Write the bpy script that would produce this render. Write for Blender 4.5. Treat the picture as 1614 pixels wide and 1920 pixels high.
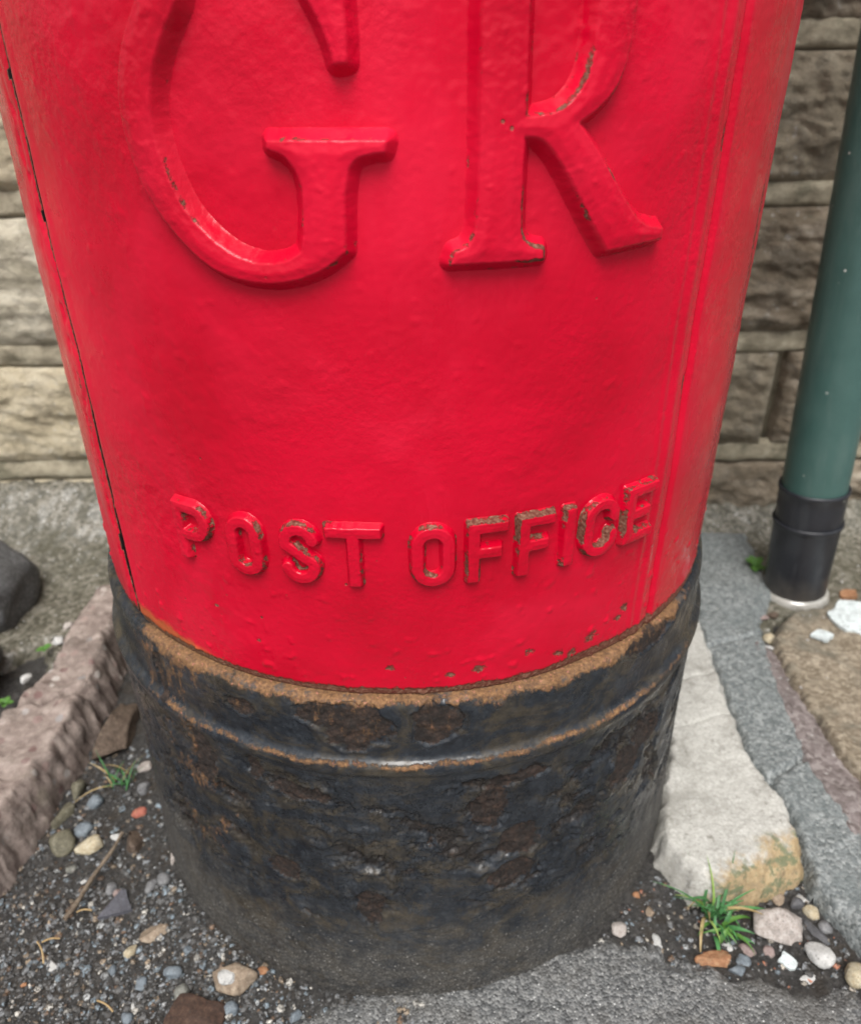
import bpy, math, random
import numpy as np
from mathutils import Vector, Matrix

# ------------------------------------------------------------------ scene
scene = bpy.context.scene
for o in list(bpy.data.objects):
    bpy.data.objects.remove(o, do_unlink=True)
COL = scene.collection

# camera
CAM_LOC = Vector((0.0, -0.4745, 0.5058))
PITCH, YAW, ROLL = math.radians(29.637), math.radians(1.982), math.radians(-0.515)
fw = Vector((math.sin(YAW) * math.cos(PITCH), math.cos(YAW) * math.cos(PITCH), -math.sin(PITCH)))
rt = Vector((math.cos(YAW), -math.sin(YAW), 0.0))
up = rt.cross(fw)
rt2 = rt * math.cos(ROLL) + up * math.sin(ROLL)
up2 = up * math.cos(ROLL) - rt * math.sin(ROLL)
cam_data = bpy.data.cameras.new('camera')
cam_data.sensor_fit = 'VERTICAL'
cam_data.sensor_height = 24.0
cam_data.lens = 1437.04 / 1920.0 * 24.0
cam_data.clip_start = 0.01
cam_data.clip_end = 500.0
cam_data.dof.use_dof = True
cam_data.dof.focus_distance = 0.335
cam_data.dof.aperture_fstop = 7.2
cam = bpy.data.objects.new('camera', cam_data)
COL.objects.link(cam)
cam.matrix_world = Matrix(((rt2.x, up2.x, -fw.x, CAM_LOC.x), (rt2.y, up2.y, -fw.y, CAM_LOC.y),
                           (rt2.z, up2.z, -fw.z, CAM_LOC.z), (0, 0, 0, 1)))
scene.camera = cam

# overcast daylight
SUN_EL, SUN_AZ = math.radians(60.0), math.radians(186.0)     # azimuth clockwise from +Y
world = bpy.data.worlds.new('World')
scene.world = world
world.use_nodes = True
wn = world.node_tree
wn.nodes.clear()
w_out = wn.nodes.new('ShaderNodeOutputWorld')
w_bg = wn.nodes.new('ShaderNodeBackground')
w_sky = wn.nodes.new('ShaderNodeTexSky')
w_sky.sky_type = 'NISHITA'
w_sky.sun_disc = False
w_sky.sun_elevation = SUN_EL
w_sky.sun_rotation = SUN_AZ
w_sky.dust_density = 4.0
w_sky.air_density = 1.0
w_hsv = wn.nodes.new('ShaderNodeHueSaturation')
w_hsv.inputs['Saturation'].default_value = 0.22            # cloud cover greys the sky
w_bg.inputs['Strength'].default_value = 0.085
wn.links.new(w_sky.outputs[0], w_hsv.inputs['Color'])
wn.links.new(w_hsv.outputs[0], w_bg.inputs['Color'])
wn.links.new(w_bg.outputs[0], w_out.inputs['Surface'])
sun_data = bpy.data.lights.new('sun', 'SUN')
sun_data.energy = 1.5
sun_data.angle = math.radians(34.0)
sun_data.color = (1.0, 0.97, 0.93)
sun = bpy.data.objects.new('sun', sun_data)
COL.objects.link(sun)
sun.location = (0, 0, 4)
sdir = Vector((math.sin(SUN_AZ) * math.cos(SUN_EL), math.cos(SUN_AZ) * math.cos(SUN_EL), math.sin(SUN_EL)))
sun.rotation_euler = sdir.to_track_quat('Z', 'Y').to_euler()

scene.view_settings.view_transform = 'Standard'
scene.view_settings.look = 'None'
scene.view_settings.gamma = 1.0
scene.view_settings.use_curve_mapping = False
scene.view_settings.exposure = 1.1

# ------------------------------------------------------------------ noise
_rs = np.random.RandomState(7)
_PERM = np.concatenate([_rs.permutation(256)] * 3).astype(np.int64)
_G2 = np.stack([np.cos(np.arange(256) * 2.399963), np.sin(np.arange(256) * 2.399963)], -1)
_g3 = _rs.normal(size=(256, 3)); _G3 = _g3 / np.linalg.norm(_g3, axis=1)[:, None]

def pn2(x, y, seed=0):
    x = np.asarray(x, float) + seed * 17.31; y = np.asarray(y, float) + seed * 5.77
    xi = np.floor(x).astype(np.int64); yi = np.floor(y).astype(np.int64)
    xf = x - xi; yf = y - yi
    u = xf ** 3 * (xf * (xf * 6 - 15) + 10); v = yf ** 3 * (yf * (yf * 6 - 15) + 10)
    def gr(i, j):
        h = _PERM[_PERM[(xi + i) & 255] + ((yi + j) & 255)]
        return _G2[h, 0] * (xf - i) + _G2[h, 1] * (yf - j)
    a = gr(0, 0); b = gr(1, 0); c = gr(0, 1); d = gr(1, 1)
    return ((a + (b - a) * u) + ((c + (d - c) * u) - (a + (b - a) * u)) * v) * 1.5

def fbm2(x, y, octs=4, seed=0, gain=0.5, lac=2.03):
    s = 0; a = 1.0; t = 0; f = 1.0
    for k in range(octs):
        s = s + a * pn2(x * f, y * f, seed + k * 3); t += a; a *= gain; f *= lac
    return s / t

def pn3(p, seed=0):
    p = p + seed * 7.13
    i = np.floor(p).astype(np.int64); f = p - i
    w = f ** 3 * (f * (f * 6 - 15) + 10)
    r = 0
    for dx in (0, 1):
        for dy in (0, 1):
            for dz in (0, 1):
                h = _PERM[_PERM[_PERM[(i[:, 0] + dx) & 255] + ((i[:, 1] + dy) & 255)] + ((i[:, 2] + dz) & 255)]
                g = _G3[h]; d = f - np.array([dx, dy, dz])
                wt = (w[:, 0] if dx else 1 - w[:, 0]) * (w[:, 1] if dy else 1 - w[:, 1]) * (w[:, 2] if dz else 1 - w[:, 2])
                r = r + wt * (g * d).sum(1)
    return r * 1.5

def worley(x, y, seed=0):
    xi = np.floor(x).astype(np.int64); yi = np.floor(y).astype(np.int64)
    best = np.full(x.shape, 9.0); bid = np.zeros(x.shape, np.int64)
    for dx in (-1, 0, 1):
        for dy in (-1, 0, 1):
            cx = xi + dx; cy = yi + dy
            h = _PERM[_PERM[(cx + seed * 31) & 255] + (cy & 255)]
            h2 = _PERM[h + 91]
            d = np.hypot(cx + h / 255.0 - x, cy + h2 / 255.0 - y)
            m = d < best; best = np.where(m, d, best); bid = np.where(m, h, bid)
    return best, bid / 255.0

def sst(a, b, x):
    t = np.clip((x - a) / (b - a), 0, 1)
    return t * t * (3 - 2 * t)

# ------------------------------------------------------------------ mesh helpers
def mesh_np(name, V, F, mat=None, attrs=None, smooth=True):
    V = np.asarray(V, np.float32); F = np.asarray(F, np.int32)
    me = bpy.data.meshes.new(name)
    k = F.shape[1]
    me.vertices.add(len(V)); me.vertices.foreach_set('co', V.ravel())
    me.loops.add(F.size); me.loops.foreach_set('vertex_index', F.ravel())
    me.polygons.add(len(F))
    me.polygons.foreach_set('loop_start', np.arange(0, F.size, k, dtype=np.int32))
    me.polygons.foreach_set('loop_total', np.full(len(F), k, np.int32))
    me.polygons.foreach_set('use_smooth', np.full(len(F), smooth, bool))
    for an, av in (attrs or {}).items():
        av = np.asarray(av, np.float32)
        if av.ndim == 1:
            at = me.attributes.new(an, 'FLOAT', 'POINT'); at.data.foreach_set('value', av)
        else:
            at = me.attributes.new(an, 'FLOAT_COLOR', 'POINT')
            at.data.foreach_set('color', np.concatenate([av, np.ones((len(av), 1), np.float32)], 1).ravel())
    me.update(calc_edges=True)
    if mat: me.materials.append(mat)
    return me

def link(name, data, parent=None, loc=None, label=None, cat=None, group=None, kind=None, rot=None):
    o = bpy.data.objects.new(name, data)
    COL.objects.link(o)
    if parent: o.parent = parent
    if loc is not None: o.location = loc
    if rot is not None: o.rotation_euler = rot
    if label: o['label'] = label
    if cat: o['category'] = cat
    if group: o['group'] = group
    if kind: o['kind'] = kind
    return o

def grid_faces(nu, nv, mask=None):
    i = np.arange(nu * nv).reshape(nu, nv)
    F = np.stack([i[:-1, :-1], i[1:, :-1], i[1:, 1:], i[:-1, 1:]], -1).reshape(-1, 4)
    if mask is not None:
        F = F[mask.reshape(-1)[F].all(1)]
    return F

def compact(V, F, attrs):
    used = np.zeros(len(V), bool); used[F.ravel()] = True
    idx = np.cumsum(used) - 1
    return V[used], idx[F], {k: a[used] for k, a in attrs.items()}

def poly_sd(px, py, poly):
    """signed distance, positive inside"""
    P = np.asarray(poly, float); n = len(P)
    best = np.full(px.shape, 1e9); ins = np.zeros(px.shape, bool)
    for i in range(n):
        a = P[i]; b = P[(i + 1) % n]; e = b - a
        L = max(e @ e, 1e-12)
        t = np.clip(((px - a[0]) * e[0] + (py - a[1]) * e[1]) / L, 0, 1)
        d = np.hypot(px - a[0] - t * e[0], py - a[1] - t * e[1])
        best = np.minimum(best, d)
        if abs(e[1]) > 1e-12:
            c = ((a[1] > py) != (b[1] > py)) & (px < e[0] * (py - a[1]) / e[1] + a[0])
            ins ^= c
    return np.where(ins, best, -best)

def smooth_poly(P, it=2):
    P = [np.array(p, float) for p in P]
    for _ in range(it):
        Q = []
        for i in range(len(P)):
            a, b = P[i], P[(i + 1) % len(P)]
            Q += [a * .75 + b * .25, a * .25 + b * .75]
        P = Q
    return np.array(P)

# ------------------------------------------------------------------ material helper
class M:
    def __init__(s, name):
        s.m = bpy.data.materials.new(name); s.m.use_nodes = True
        s.t = s.m.node_tree; s.t.nodes.clear()
        s.out = s.n('ShaderNodeOutputMaterial'); s.b = s.n('ShaderNodeBsdfPrincipled')
        s.l(s.b.outputs[0], s.out.inputs[0])
        s.pos = s.n('ShaderNodeTexCoord').outputs['Object']
    def n(s, t): return s.t.nodes.new(t)
    def l(s, a, b): s.t.links.new(a, b)
    def put(s, sock, v):
        if isinstance(v, (int, float)): sock.default_value = v
        elif isinstance(v, (tuple, list)): sock.default_value = tuple(v) + ((1.0,) if len(v) == 3 and len(sock.default_value) == 4 else ())
        else: s.l(v, sock)
    def attr(s, name):
        a = s.n('ShaderNodeAttribute'); a.attribute_name = name; return a.outputs['Fac']
    def cattr(s, name):
        a = s.n('ShaderNodeAttribute'); a.attribute_name = name; return a.outputs['Color']
    def scale(s, v3, vec=None):
        m = s.n('ShaderNodeMapping'); s.l(vec or s.pos, m.inputs[0]); m.inputs['Scale'].default_value = v3; return m.outputs[0]
    def noise(s, sc, det=4, rough=.55, vec=None, dist=0.0):
        t = s.n('ShaderNodeTexNoise'); s.l(vec or s.pos, t.inputs['Vector'])
        t.inputs['Scale'].default_value = sc; t.inputs['Detail'].default_value = det
        t.inputs['Roughness'].default_value = rough; t.inputs['Distortion'].default_value = dist
        return t.outputs['Fac']
    def vor(s, sc, feature='F1', vec=None, out='Distance', rnd=1.0):
        t = s.n('ShaderNodeTexVoronoi'); t.feature = feature; s.l(vec or s.pos, t.inputs['Vector'])
        t.inputs['Scale'].default_value = sc; t.inputs['Randomness'].default_value = rnd
        return t.outputs[out]
    def mr(s, v, a, b, c=0.0, d=1.0, smooth=True):
        t = s.n('ShaderNodeMapRange'); t.interpolation_type = 'SMOOTHSTEP' if smooth else 'LINEAR'
        s.put(t.inputs[0], v); t.inputs[1].default_value = a; t.inputs[2].default_value = b
        t.inputs[3].default_value = c; t.inputs[4].default_value = d
        return t.outputs[0]
    def math(s, op, a, b=0.0, clamp=False):
        t = s.n('ShaderNodeMath'); t.operation = op; t.use_clamp = clamp
        s.put(t.inputs[0], a); s.put(t.inputs[1], b); return t.outputs[0]
    def mix(s, f, a, b, mode='MIX'):
        t = s.n('ShaderNodeMix'); t.data_type = 'RGBA'; t.blend_type = mode
        s.put(t.inputs[0], f); s.put(t.inputs[6], a); s.put(t.inputs[7], b); return t.outputs[2]
    def ramp(s, v, stops, interp='LINEAR'):
        t = s.n('ShaderNodeValToRGB'); s.put(t.inputs[0], v); cr = t.color_ramp; cr.interpolation = interp
        while len(cr.elements) < len(stops): cr.elements.new(.5)
        for e, (p, c) in zip(cr.elements, stops): e.position = p; e.color = tuple(c) + (1.0,)
        return t.outputs[0]
    def bump(s, h, dist, strength=1.0, prev=None):
        t = s.n('ShaderNodeBump'); t.inputs['Distance'].default_value = dist; s.put(t.inputs['Strength'], strength)
        s.put(t.inputs['Height'], h)
        if prev is not None: s.l(prev, t.inputs['Normal'])
        return t.outputs[0]
    def done(s, col, rough=.6, normal=None, spec=.5, coat=0.0, coat_rough=.1, metal=0.0):
        s.put(s.b.inputs['Base Color'], col); s.put(s.b.inputs['Roughness'], rough)
        s.put(s.b.inputs['Specular IOR Level'], spec); s.put(s.b.inputs['Coat Weight'], coat)
        s.put(s.b.inputs['Coat Roughness'], coat_rough); s.put(s.b.inputs['Metallic'], metal)
        if normal is not None: s.l(normal, s.b.inputs['Normal'])
        return s.m

# ------------------------------------------------------------------ materials
def mat_red():
    m = M('red_gloss_paint')
    red = m.ramp(m.noise(9, 3), [(.32, (.42, .0005, .014)), (.66, (.61, .0012, .026))])
    chalk = m.mr(m.noise(11, 7, .62, m.scale((1, 1, .8)), .9), .44, .66)
    red = m.mix(m.math('MULTIPLY', chalk, .26), red, (.68, .020, .055))
    # sparse scuffs, in patches and at a slant
    sc = m.math('MULTIPLY', m.mr(m.noise(1, 3, .6, m.scale((260, 420, 60)), 1.2), .68, .76), m.mr(m.noise(9, 3), .58, .68))
    red = m.mix(m.math('MULTIPLY', sc, .30), red, (.66, .10, .13))
    # paint lost down to rusty primer
    w = m.attr('wear_gap_shade')
    chip = m.mr(m.math('ADD', w, m.math('MULTIPLY', m.math('SUBTRACT', m.noise(330, 5, .7), .5), 1.3)), .56, .74)
    chipcol = m.ramp(m.noise(700, 3), [(.35, (.045, .028, .018)), (.55, (.12, .080, .050)), (.72, (.23, .165, .115))])
    # tiny random knocks all over
    kn = m.math('MULTIPLY', m.mr(m.vor(85), .075, .045), m.mr(m.noise(14, 2), .54, .64))
    chip2 = m.math('MAXIMUM', chip, m.math('MULTIPLY', kn, .85))
    st = m.attr('stain')
    stain = m.mr(m.math('ADD', m.math('SUBTRACT', st, .06), m.math('MULTIPLY', m.math('SUBTRACT', m.noise(160, 5, .65), .5), .9)), .35, .8)
    col = m.mix(m.math('MULTIPLY', stain, .72), red, (.36, .12, .035))
    col = m.mix(m.math('MULTIPLY', chip2, .88), col, chipcol)
    rough = m.math('ADD', m.math('ADD', m.mr(m.noise(60, 4), .3, .7, .22, .32), m.math('MULTIPLY', chalk, .24)), m.math('MULTIPLY', m.math('MAXIMUM', chip2, stain), .4))
    peel = m.noise(420, 3, .55)
    lump = m.noise(150, 3, .5)
    n = m.bump(lump, .0012, m.mr(m.noise(8, 3), .42, .62, .02, .22))
    n = m.bump(m.noise(1, 4, .55, m.scale((130, 130, 7))), .0012, m.mr(m.noise(7, 2), .45, .65, .0, .16), n)
    n = m.bump(peel, .0004, m.mr(m.noise(11, 3), .40, .62, .05, 1.0), n)
    n = m.bump(m.math('SUBTRACT', 1.0, chip2), .0006, .8, n)
    col = m.mix(m.mr(w, 1.1, 1.2), col, (.006, .004, .004))  # highest values go near-black: shade of the door gap painted in
    return m.done(col, rough, n, spec=.13, coat=m.math('MULTIPLY', m.math('SUBTRACT', 1.0, m.math('MAXIMUM', m.math('MAXIMUM', chip2, stain), m.math('MULTIPLY', chalk, .6))), .24), coat_rough=.09)

def mat_plinth():
    m = M('black_paint_over_rusty_iron')
    blk = m.ramp(m.noise(95, 7, .72), [(.28, (.006, .007, .009)), (.5, (.014, .017, .022)), (.66, (.030, .035, .042)), (.8, (.060, .066, .074))])
    film = m.mr(m.noise(30, 8, .74, m.scale((1, 1, 1.6)), .8), .46, .62)
    filmc = m.ramp(m.noise(150, 5, .7), [(.3, (.020, .016, .010)), (.55, (.058, .045, .028)), (.75, (.095, .075, .048))])
    blk = m.mix(m.math('MULTIPLY', film, .70), blk, filmc)
    scr = m.mr(m.noise(1, 3, .6, m.scale((160, 160, 900))), .66, .74)
    blk = m.mix(m.math('MULTIPLY', scr, .28), blk, (.13, .135, .14))
    fl = m.attr('flake')
    n1 = m.noise(330, 6, .75)
    fsum = m.math('ADD', fl, m.math('ADD', m.math('MULTIPLY', m.math('SUBTRACT', n1, .5), 1.0), m.math('MULTIPLY', m.math('SUBTRACT', m.noise(85, 5, .7), .5), 1.1)))
    flake = m.mr(fsum, .42, .52)
    fcol = m.ramp(m.noise(210, 7, .75), [(.28, (.007, .006, .006)), (.48, (.020, .013, .010)), (.60, (.046, .027, .019)), (.71, (.11, .062, .038)), (.80, (.24, .16, .11))])
    ru = m.attr('rust')
    n2 = m.noise(210, 8, .78, m.scale((1, 1, .45)))
    rust = m.mr(m.math('ADD', ru, m.math('MULTIPLY', m.math('SUBTRACT', n2, .5), 2.0)), .36, .74)
    rcol = m.ramp(m.noise(520, 6, .75), [(.25, (.040, .020, .011)), (.42, (.12, .060, .027)), (.58, (.22, .115, .048)), (.72, (.31, .185, .090)), (.85, (.44, .33, .22))])
    pink = m.mr(m.noise(480, 3), .60, .68)
    rcol = m.mix(m.math('MULTIPLY', pink, .55), rcol, (.42, .17, .12))
    gry = m.mr(m.noise(75, 5, .7), .55, .64)
    rcol = m.mix(m.math('MULTIPLY', gry, .75), rcol, (.055, .055, .055))
    du = m.attr('dust')
    lay = m.attr('layer')
    dust = m.mr(m.math('ADD', du, m.math('MULTIPLY', m.math('SUBTRACT', m.noise(55, 9, .8), .5), 2.4)), .20, .95)
    dcol = m.ramp(m.noise(700, 4, .75), [(.3, (.016, .014, .012)), (.5, (.060, .055, .047)), (.64, (.15, .14, .125)), (.78, (.32, .31, .29))])
    old = m.ramp(m.noise(120, 6, .75), [(.35, (.007, .006, .006)), (.55, (.022, .017, .014)), (.7, (.060, .040, .028))])
    blk = m.mix(m.mr(lay, .25, .7, 0, .85), blk, old)
    nA = m.noise(60, 9, .68, None, .4)
    stp = m.math('ADD', m.math('ADD', m.mr(nA, .455, .462), m.mr(nA, .53, .537)), m.mr(nA, .60, .607))
    col = m.mix(flake, blk, fcol)
    col = m.mix(rust, col, rcol)
    col = m.mix(m.math('MULTIPLY', dust, .72), col, dcol)
    spk = m.math('MULTIPLY', m.mr(m.vor(300), .20, .10), m.mr(m.noise(50, 3), .40, .54))
    col = m.mix(m.math('MULTIPLY', spk, m.mr(du, .25, .7, .04, .75)), col, (.30, .29, .27))
    gl = m.mr(m.noise(90, 5), .35, .65, .20, .46)
    rough = m.math('ADD', gl, m.math('MULTIPLY', m.math('MAXIMUM', m.math('MAXIMUM', flake, rust), dust), .42))
    n = m.bump(m.noise(260, 6, .62), .0012, m.mr(m.attr('corr'), 0, 1, .06, .40))
    n = m.bump(stp, .0011, m.mr(m.attr('corr'), .05, .45, 0, 1.0), n)
    n = m.bump(m.math('SUBTRACT', 1.0, flake), .0007, .8, n)
    n = m.bump(m.math('MULTIPLY', n1, flake), .0022, .9, n)
    n = m.bump(m.math('MULTIPLY', n2, rust), .0011, .6, n)
    return m.done(col, rough, n, spec=.45)

def mat_stone_wall(name, c0, c1, c2, seed):
    m = M(name)
    v = m.scale((1, 1, 2.2))
    base = m.ramp(m.noise(16 + seed, 7, .62, v, .4), [(.25, c0), (.5, c1), (.72, c2)])
    dirt = m.mr(m.noise(42, 6, .7), .47, .63)
    base = m.mix(m.math('MULTIPLY', dirt, .50 if c1[0] < .3 else .34), base, (.09, .08, .062))
    moss = m.mr(m.noise(23, 5, .7), .56, .70)
    base = m.mix(m.math('MULTIPLY', moss, .35), base, (.09, .085, .045))
    lich = m.math('MULTIPLY', m.mr(m.noise(90, 4, .6), .61, .68), m.mr(m.noise(14, 2), .48, .6))
    base = m.mix(m.math('MULTIPLY', lich, .6), base, (.50, .49, .46))
    n = m.bump(m.noise(70, 7, .7), .008, .8)
    n = m.bump(m.noise(500, 3, .7), .0012, .6, n)
    return m.done(base, .9, n, spec=.25)

def mat_mortar():
    m = M('lime_mortar')
    c = m.ramp(m.noise(45, 6, .65), [(.3, (.20, .175, .125)), (.55, (.36, .32, .235)), (.75, (.50, .455, .35))])
    c = m.mix(m.math('MULTIPLY', m.mr(m.noise(18, 5, .7), .5, .66), .55), c, (.10, .10, .065))
    n = m.bump(m.noise(180, 6, .7), .003, .7)
    return m.done(c, .92, n, spec=.2)

def mat_granular(name, stops, sc=420, dark=(.03, .03, .03), rough=(.45, .8), wet=0.3, blot=(.05, .05, .05), blotamt=.4, bump=.0016, speck=(.6, .6, .58), speckamt=.5):
    m = M(name)
    vc = m.vor(sc, out='Color')
    sep = m.n('ShaderNodeSeparateColor'); m.l(vc, sep.inputs[0])
    g = m.math('ADD', m.math('MULTIPLY', sep.outputs[0], .6), m.math('MULTIPLY', m.noise(sc * .22, 4, .7), .4))
    c = m.ramp(g, stops)
    big = m.mr(m.noise(16, 6, .65), .45, .65)
    c = m.mix(m.math('MULTIPLY', big, blotamt), c, blot)
    sp = m.math('MULTIPLY', m.mr(m.vor(sc * .55), .20, .12), m.mr(sep.outputs[1], .55, .6))
    c = m.mix(m.math('MULTIPLY', sp, speckamt), c, speck)
    d = m.vor(sc)
    n = m.bump(m.math('SUBTRACT', 1.0, d), bump, .8)
    n = m.bump(m.noise(110, 5, .65), .0014, .4, n)
    r = m.mr(m.noise(22, 4, .6), .4, .65, rough[0], rough[1])
    return m.done(c, r, n, spec=.4, coat=wet, coat_rough=.18)

def mat_soil():
    m = M('damp_dark_soil')
    c = m.ramp(m.noise(260, 6, .75), [(.3, (.016, .015, .014)), (.52, (.050, .047, .044)), (.7, (.11, .104, .097))])
    c = m.mix(m.math('MULTIPLY', m.mr(m.noise(40, 4, .6), .5, .65), .5), c, (.045, .033, .022))
    sp = m.math('MULTIPLY', m.mr(m.vor(520), .22, .12), m.mr(m.noise(90, 3), .5, .6))
    c = m.mix(m.math('MULTIPLY', sp, .5), c, (.22, .22, .22))
    n = m.bump(m.noise(400, 6, .75), .003, 1.0)
    return m.done(c, m.mr(m.noise(60, 4), .4, .6, .45, .85), n, spec=.45)

_pm = {}
def mat_pebble(key, c0, c1, c2, rough=.6, sc=300, spots=None):
    if key in _pm: return _pm[key]
    m = M('stone_' + key)
    c = m.ramp(m.noise(sc, 5, .65), [(.3, c0), (.52, c1), (.72, c2)])
    c = m.mix(m.math('MULTIPLY', m.mr(m.noise(sc * .55, 6, .75), .46, .64), .55), c, tuple(v * .42 for v in c1))
    c = m.mix(m.math('MULTIPLY', m.mr(m.noise(sc * 2.4, 4, .7), .58, .66), .6), c, (.05, .042, .034))
    if spots:
        c = m.mix(m.mr(m.noise(sc * 1.7, 3, .6), .58, .66), c, spots)
    n = m.bump(m.noise(sc * 3, 5, .7), .0009, .7)
    _pm[key] = m.done(c, rough, n, spec=.4)
    return _pm[key]

def mat_simple(name, c0, c1, sc=60, rough=.5, bump=.0005, spec=.5, coat=0.0, speck=None):
    m = M(name)
    c = m.ramp(m.noise(sc, 4, .6), [(.3, c0), (.7, c1)])
    if speck:
        c = m.mix(m.math('MULTIPLY', m.mr(m.vor(70), .06, .035), m.mr(m.noise(20, 2), .5, .58)), c, speck)
    n = m.bump(m.noise(sc * 5, 3), bump, .5)
    return m.done(c, rough, n, spec=spec, coat=coat)

MAT_RED = mat_red()
MAT_PLINTH = mat_plinth()
MAT_MORTAR = mat_mortar()
MAT_TARMAC = mat_granular('worn_tarmac', [(.2, (.05, .051, .052)), (.45, (.10, .102, .102)), (.75, (.20, .20, .195))], 560, blot=(.105, .098, .088), blotamt=.45, speckamt=.75, bump=.0012)
MAT_CONC = mat_granular('grey_concrete', [(.2, (.10, .112, .112)), (.5, (.165, .18, .18)), (.8, (.27, .285, .28))], 420, speckamt=.3, bump=.0008, blot=(.125, .145, .145), blotamt=.5, wet=.2)
MAT_HAUNCH = mat_granular('mossy_concrete', [(.2, (.06, .056, .040)), (.5, (.115, .106, .080)), (.8, (.21, .195, .16))], 260, blot=(.060, .057, .036), blotamt=.7, wet=.25, bump=.0008)
def mat_block():
    m = M('pale_limestone')
    g = m.noise(420, 6, .8)
    c = m.ramp(g, [(.3, (.27, .26, .235)), (.5, (.43, .42, .385)), (.68, (.56, .55, .52))])
    c = m.mix(m.math('MULTIPLY', m.mr(m.noise(30, 7, .75), .46, .62), .6), c, (.23, .22, .195))
    c = m.mix(m.math('MULTIPLY', m.mr(m.noise(120, 5, .7), .62, .70), .6), c, (.12, .11, .09))
    sep = m.n('ShaderNodeSeparateXYZ'); m.l(m.pos, sep.inputs[0])
    # ochre, mossy broken end
    end = m.math('ADD', m.math('MULTIPLY', sep.outputs[1], -1.0), m.math('MULTIPLY', m.math('SUBTRACT', sep.outputs[0], .23), .55))
    end = m.mr(m.math('ADD', end, m.math('MULTIPLY', m.math('SUBTRACT', m.noise(70, 5, .7), .5), .05)), .128, .144)
    oc = m.ramp(m.noise(160, 5, .7), [(.3, (.15, .10, .04)), (.52, (.32, .22, .10)), (.7, (.42, .33, .18))])
    oc = m.mix(m.mr(m.noise(90, 5, .7), .50, .60), oc, (.10, .11, .04))
    c = m.mix(m.math('MULTIPLY', end, .85), c, oc)
    n = m.bump(m.noise(300, 6, .7), .0012, .7)
    return m.done(c, .85, n, spec=.25)
MAT_PALE = mat_block()
MAT_FLAG = mat_granular('wet_sandstone_flag', [(.2, (.15, .12, .085)), (.5, (.225, .185, .135)), (.8, (.31, .265, .20))], 330, blot=(.10, .098, .078), blotamt=.75, wet=.5, bump=.0004, speckamt=.12)
MAT_CEMENT = mat_granular('purplish_cement', [(.2, (.11, .09, .085)), (.5, (.18, .15, .145)), (.8, (.26, .23, .22))], 300, blot=(.13, .11, .105), blotamt=.5, wet=.4, bump=.0005)
def mat_kerb():
    m = M('aggregate_concrete')
    c = m.ramp(m.noise(55, 8, .72), [(.3, (.12, .088, .076)), (.5, (.25, .20, .175)), (.68, (.37, .31, .275)), (.8, (.47, .41, .37))])
    sep = m.n('ShaderNodeSeparateColor'); m.l(m.vor(95, out='Color'), sep.inputs[0])
    pc = m.ramp(sep.outputs[0], [(.1, (.16, .09, .085)), (.4, (.34, .26, .23)), (.7, (.50, .46, .42)), (.95, (.25, .24, .24))])
    c = m.mix(m.math('MULTIPLY', m.mr(m.vor(95), .42, .30), m.mr(sep.outputs[1], .58, .62, 0, .75)), c, pc)
    c = m.mix(m.math('MULTIPLY', m.mr(m.noise(22, 6, .7), .52, .66), .6), c, (.085, .068, .055))
    c = m.mix(m.math('MULTIPLY', m.mr(m.noise(17, 5, .7), .58, .70), .4), c, (.11, .11, .06))
    n = m.bump(m.noise(85, 8, .7), .004, .55)
    return m.done(c, .85, n, spec=.3)
MAT_AGG = mat_kerb()
MAT_SOIL = mat_soil()

# ------------------------------------------------------------------ ground
R0 = 0.195
def heightpatch(name, poly, res, zfun, mat, sink=.03, edge=.010, rag=.003, seed=0, attrs=None, parent=None, jig=0, **kw):
    P = np.asarray(poly, float)
    x = np.arange(P[:, 0].min() - edge, P[:, 0].max() + edge, res)
    y = np.arange(P[:, 1].min() - edge, P[:, 1].max() + edge, res)
    X, Y = np.meshgrid(x, y, indexing='ij')
    sd = poly_sd(X, Y, P)
    sd2 = sd + rag * (fbm2(X * 60, Y * 60, 4, seed + 3) * 1.6)
    Z = zfun(X, Y, sd2) - sink * (1 - (1 - (1 - np.clip((sd2 + edge * .5) / edge, 0, 1)) ** 1.8))
    mask = sd2 > -edge * .55
    F = grid_faces(len(x), len(y), mask)
    V = np.stack([X, Y, Z], -1).reshape(-1, 3)
    V, F, _ = compact(V, F, {})
    if jig:
        for fq, am in ((70, 1.0), (190, .45)):
            V = V + jig * am * np.stack([pn3(V * fq, 3), pn3(V * fq, 11), .5 * pn3(V * fq, 17)], -1)
    return link(name, mesh_np(name, V, F, mat), parent, **kw)

link('ground', mesh_np('ground', [(-60, -60, -.03), (60, -60, -.03), (60, 60, -.03), (-60, 60, -.03)], [(0, 1, 2, 3)], MAT_TARMAC), kind='structure')

def soil_z(X, Y, sd=None):
    g1, _ = worley(X * 230, Y * 230, 1)
    z = -.004 + .0055 * fbm2(X * 18, Y * 18, 4, 5) + .0022 * fbm2(X * 110, Y * 110, 4, 9) + .0016 * (1 - np.clip(g1 * 1.4, 0, 1))
    rr = np.hypot(X, Y)
    z = z + .004 * np.exp(-((rr - .212) / .02) ** 2)
    z = z + .05 * sst(.18, .36, Y) * sst(-.30, -.42, X)
    return z
heightpatch('soil', [(-.75, -.36), (.45, -.36), (.45, .37), (-.75, .37)], .0019, soil_z, MAT_SOIL, kind='structure')

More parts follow.
